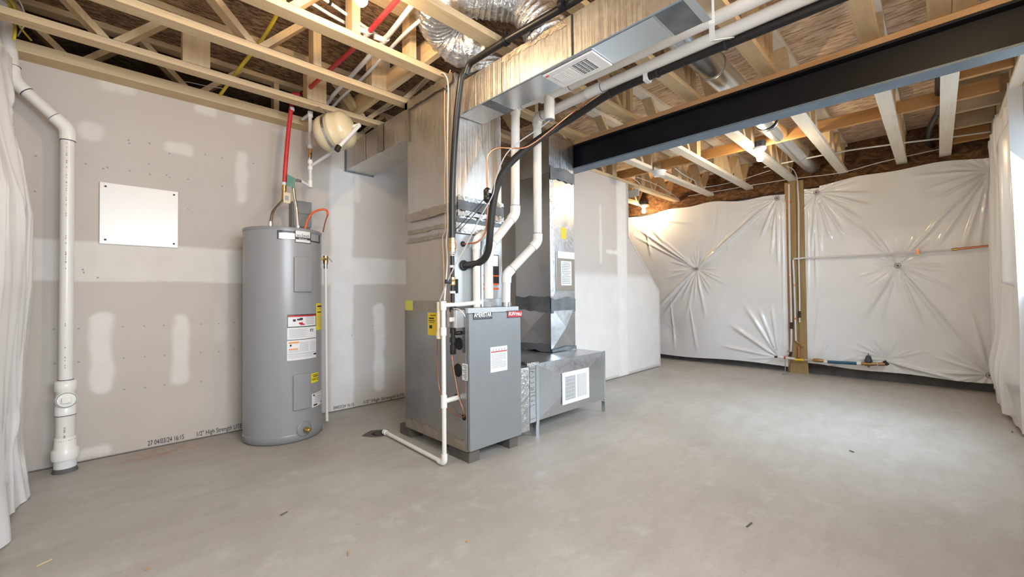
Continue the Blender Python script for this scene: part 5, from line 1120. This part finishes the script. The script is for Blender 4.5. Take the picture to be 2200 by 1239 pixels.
# washers on the sheets
def washer(px, py, label, dx=.058):
    p = PX(px, py, XP-dx); t = thing('fastener_washer', label, 'fastener', p, 'round fasteners on the plastic')
    b = MB(); R1 = .030
    for r0, r1 in ((R1-.006, R1), (.009, .014)):
        n = 28; V = []
        for k in range(n):
            a = 2*PI*k/n
            for r_, d in ((r0, 0), (r1, 0), (r1, -.004), (r0, -.004)): V.append((p.x+d, p.y+r_*math.cos(a), p.z+r_*math.sin(a)))
        b.add(V, [(k*4+j, ((k+1) % n)*4+j, ((k+1) % n)*4+(j+1) % 4, k*4+(j+1) % 4) for k in range(n) for j in range(4)])
    for k in range(6): a = k*PI/3; b.bar((p.x-.002, p.y+.012*math.cos(a), p.z+.012*math.sin(a)), (p.x-.002, p.y+(R1-.004)*math.cos(a), p.z+(R1-.004)*math.sin(a)), .004, .004, (1,0,0))
    obj('spoked_disc', b, M['boxgrey'], t); obj('nail_head', MB().lathe((p.x-.003, p.y, p.z), (-1,0,0), [(.007, 0), (.005, .004)], 12), M['steel'], t)
for px, py, lb in ((1496.5, 577.5, 'round spoked fastener at the centre of the left far plastic sheet'), (1669.5, 425.5, 'round spoked fastener at the upper corner left of the wooden post'),
                   (1753.5, 413, 'round spoked fastener at the upper corner right of the wooden post'), (1928.5, 570.5, 'round spoked fastener in the middle of the right far plastic sheet'),
                   (2127, 806, 'round spoked fastener low in the far right corner by the floor')): washer(px, py, lb)
# ================================================================== POST AND PLUMBING ON THE FAR WALL
XQ = 6.345
ps = thing('wooden_post', 'greenish treated wooden post standing between the two far plastic sheets', 'post', (XQ, 1.27, 0))
yl, ym, yr0 = PX(1697, 600, XQ).y, PX(1714, 600, XQ).y, PX(1728, 600, XQ).y
obj('stud', MB().box(XQ, XQ+.09, ym+.002, yl, 0, ZC-.003), M['treated'], ps, .003); obj('stud', MB().box(XQ+.004, XQ+.09, yr0-.01, ym, 0, ZC-.003), M['treated'], ps, .003)
obj('rear_stud', MB().box(XQ+.03, XQ+.09, yl+.001, yl+.045, .01, ZC-.003), M['nailer'], ps)
obj('foot_board', MB().add([(XQ-.004, PX(1697,790,XQ).y, .0), (XQ-.004, PX(1738,800,XQ).y, .0), (XQ-.004, yr0-.005, .34), (XQ-.004, PX(1703,740,XQ).y, .34), (XQ, PX(1697,790,XQ).y, .0), (XQ, PX(1738,800,XQ).y, .0), (XQ, yr0-.005, .34), (XQ, PX(1703,740,XQ).y, .34)],
     [(0,1,2,3),(7,6,5,4),(0,4,5,1),(1,5,6,2),(2,6,7,3),(3,7,4,0)]), M['treated'], ps)
XW = XQ-.022
def pxt(pts, X=XW): return [PX(a, b_, X) for a, b_ in pts]
r1 = thing('pex_riser', 'leftmost white water riser running the full height of the wooden post', 'pipe', PX(1700, 700, XW), 'white risers on the post')
obj('tube', MB().tube(spline(pxt([(1695,396),(1696,480),(1697,560),(1699,640),(1700,690),(1700,735),(1698,765)]), 6), .011, 12), M['pex'], r1)
obj('coupling', MB().cyl(PX(1700,692,XW), PX(1700,706,XW), .017, 12), M['ink'], r1); obj('clips', MB().cyl(PX(1696,589,XW), PX(1696.2,592,XW), .016, 10).cyl(PX(1696,432,XW), PX(1696.2,435,XW), .016, 10), M['copper'], r1)
r2 = thing('pex_riser', 'white water riser entering the post top on the right and turning at mid height', 'pipe', PX(1716, 700, XW), 'white risers on the post')
obj('tube', MB().tube(spline(pxt([(1714,396),(1716,450),(1716,550),(1717,600),(1718,650),(1718,678),(1718,692)]), 6), .0095, 12), M['pex'], r2)
obj('crosspiece', MB().cyl(PX(1705,556,XW), PX(1727,554,XW), .012, 12), M['pex'], r2); obj('valve', MB().cyl(PX(1717.5,668,XW), PX(1718,682,XW), .015, 12), M['ink'], r2)
r3 = thing('pex_riser', 'middle white water riser starting at mid height and ending in a drain cock', 'pipe', PX(1709, 700, XW), 'white risers on the post')
obj('tube', MB().tube(spline(pxt([(1704,558),(1706,600),(1708,660),(1709,700),(1710,732)]), 6), .011, 12), M['pex'], r3); obj('clips', MB().cyl(PX(1706,611,XW), PX(1706.2,614,XW), .017, 10).cyl(PX(1708.6,683,XW), PX(1708.8,686,XW), .017, 10), M['copper'], r3)
obj('drain_cock', MB().cyl(PX(1711,733,XW), PX(1728,742,XW-.03), .007, 10), M['brass'], r3)
obj('copper_stub', MB().cyl(PX(1716.5,742,XW), PX(1716.5,768,XW), .012, 12), M['copper'], label='short copper pipe stub low on the front of the wooden post', cat='pipe')
hb = thing('hose_bib_line', 'white and copper water pipe running across the right plastic sheet to the corner', 'pipe', PX(1900, 545, XP-.075))
Xh = XP-.080
obj('white_tube', MB().tube(pxt([(1727,554),(1890,546.5),(1972,541.5),(2050,536.5)], Xh), .010, 12), M['pex'], hb)
obj('clip', MB().cyl(PX(1971,545,Xh), PX(1974,538,Xh), .016, 12).box(Xh-.014, Xh+.02, PX(1972,541,Xh).y-.012, PX(1972,541,Xh).y+.012, PX(1972,541,Xh).z-.03, PX(1972,541,Xh).z+.03), M['copper'], hb)
cA, cB = PX(2058, 534.5, Xh), PX(2131, 527, Xh); obj('copper_tube', MB().cyl(cA, cB, .012, 7), M['copper'], hb); obj('adapter', MB().cyl(PX(2044,536.5,Xh), cA, .016, 12), M['brass'], hb)
obj('copper_elbow', MB().tube(fillet([cB+(cA-cB).normalized()*.02, cB, PX(2146, 506, Xh-.25)], .02), .012, 7), M['copper'], hb)
sv = thing('water_service_line', 'main water supply with blue pipe, bronze regulator and yellow-handled valve low on the far wall', 'pipe', PX(1780, 775, XW-.05))
Xs = XQ-.065
def seg(name, a, c, r, mat, n=14, X=Xs, par=sv, label=None): return obj(name, MB().cyl(PX(*a, X), PX(*c, X), r, n), M[mat], par, label=label)
seg('end_valve', (1664,766), (1672,766.5), .013, 'ink'); seg('white_pipe', (1671,766.5), (1708,770.5), .015, 'pvc'); seg('tee_valve', (1675,767), (1682,767.5), .020, 'pvc_fit'); seg('red_collar', (1685,768), (1688,768.4), .020, 'red')
seg('elbow_up', (1697,765), (1700,756), .016, 'ink')
seg('valve_handle', (1708,772), (1728,773.5), .013, 'amber', label='yellow valve handle'); seg('brass_body', (1727,772.5), (1748,773.5), .014, 'chrome')
b = MB(); a, c = PX(1746,773,Xs), PX(1770,775,Xs); d = c-a; obj('bronze_check', MB().lathe(a, d.normalized(), [(.014, 0), (.022, .012), (.023, d.length-.025), (.016, d.length)], 14), M['bronze'], sv)
seg('adapter', (1770,776.5), (1779,777.5), .016, 'pvc_fit'); seg('blue_pipe', (1778,777), (1843,780.5), .0185, 'blue', 20); seg('adapter', (1841,780.5), (1850,781), .021, 'pvc_fit')
seg('bronze_union', (1849,781), (1858,781), .018, 'bronze'); seg('regulator_body', (1857,781), (1876,781.5), .025, 'bronze', 16); seg('bronze_union', (1875,781.5), (1884,782), .019, 'bronze'); seg('chrome_nipple', (1882,781.5), (1887,781.5), .013, 'chrome'); seg('wall_elbow', (1886,782), (1902,782), .020, 'bronze'); seg('wall_valve', (1899,775), (1908,784), .017, 'black')
rz = PX(1866, 779, Xs); obj('regulator_bell', MB().lathe((rz.x, rz.y, rz.z+.01), (0,0,1), [(.036, 0), (.036, .022), (.033, .026), (.022, .070), (.016, .074), (.004, .076), (.004, .10)], 24), M['slate'], sv); obj('regulator_cap', MB().lathe((rz.x, rz.y, rz.z-.052), (0,0,1), [(.010, 0), (.012, .02), (.026, .028)], 16), M['bronze'], sv)
seg('floor_stand', (1687,770), (1687,803), .005, 'chrome', 10, Xs-.03); q = PZ(1687, 804, .001); obj('stand_foot', MB().lathe((q.x, q.y, .001), (0,0,1), [(.034, 0), (.034, .006), (.010, .014)], 24), M['boxgrey'], sv)

# soffit board seen past the stair wall
obj('soffit_board', MB().box(5.15, 5.17, 2.80, 3.24, 2.36, 2.455), M['whitewall'], label='small pale soffit board past the top of the stair wall', cat='board')
# floor litter
for px, py, L, an, lb, mt in ((95, 1210, .045, .5, 'pale wood sliver lying on the concrete at the bottom left', 'pine_x'), (749, 1190, .03, 1.2, 'short brown splinter on the concrete below the water heater', 'nailer'), (1005, 1163, .018, .2, 'tiny brown chip on the concrete in the foreground', 'nailer'),
                      (610, 1104, .035, .35, 'thin dark splinter on the floor left of centre', 'block'), (318, 1222, .022, .8, 'dark crumb at the bottom edge of the floor', 'nailer'), (1232, 887, .014, .3, 'copper-coloured cap lying under the return box', 'copper'),
                      (1610, 1128, .05, -.1, 'scuffed dark flake on the floor right of centre', 'block'), (1830, 970, .03, .9, 'thin dark sliver on the bright floor area', 'block'), (2175, 928, .03, 0, 'dark chip by the right plastic drape', 'block')):
    p = PZ(px, py, 0); d = Vector((math.cos(an), math.sin(an), 0)); w = .006 if L > .02 else .008
    obj('floor_chip', MB().bar(Vector((p.x, p.y, .003))-d*L/2, Vector((p.x, p.y, .0032))+d*L/2, w, .0035, (-d.y, d.x, 0)), M[mt], label=lb, cat='debris')
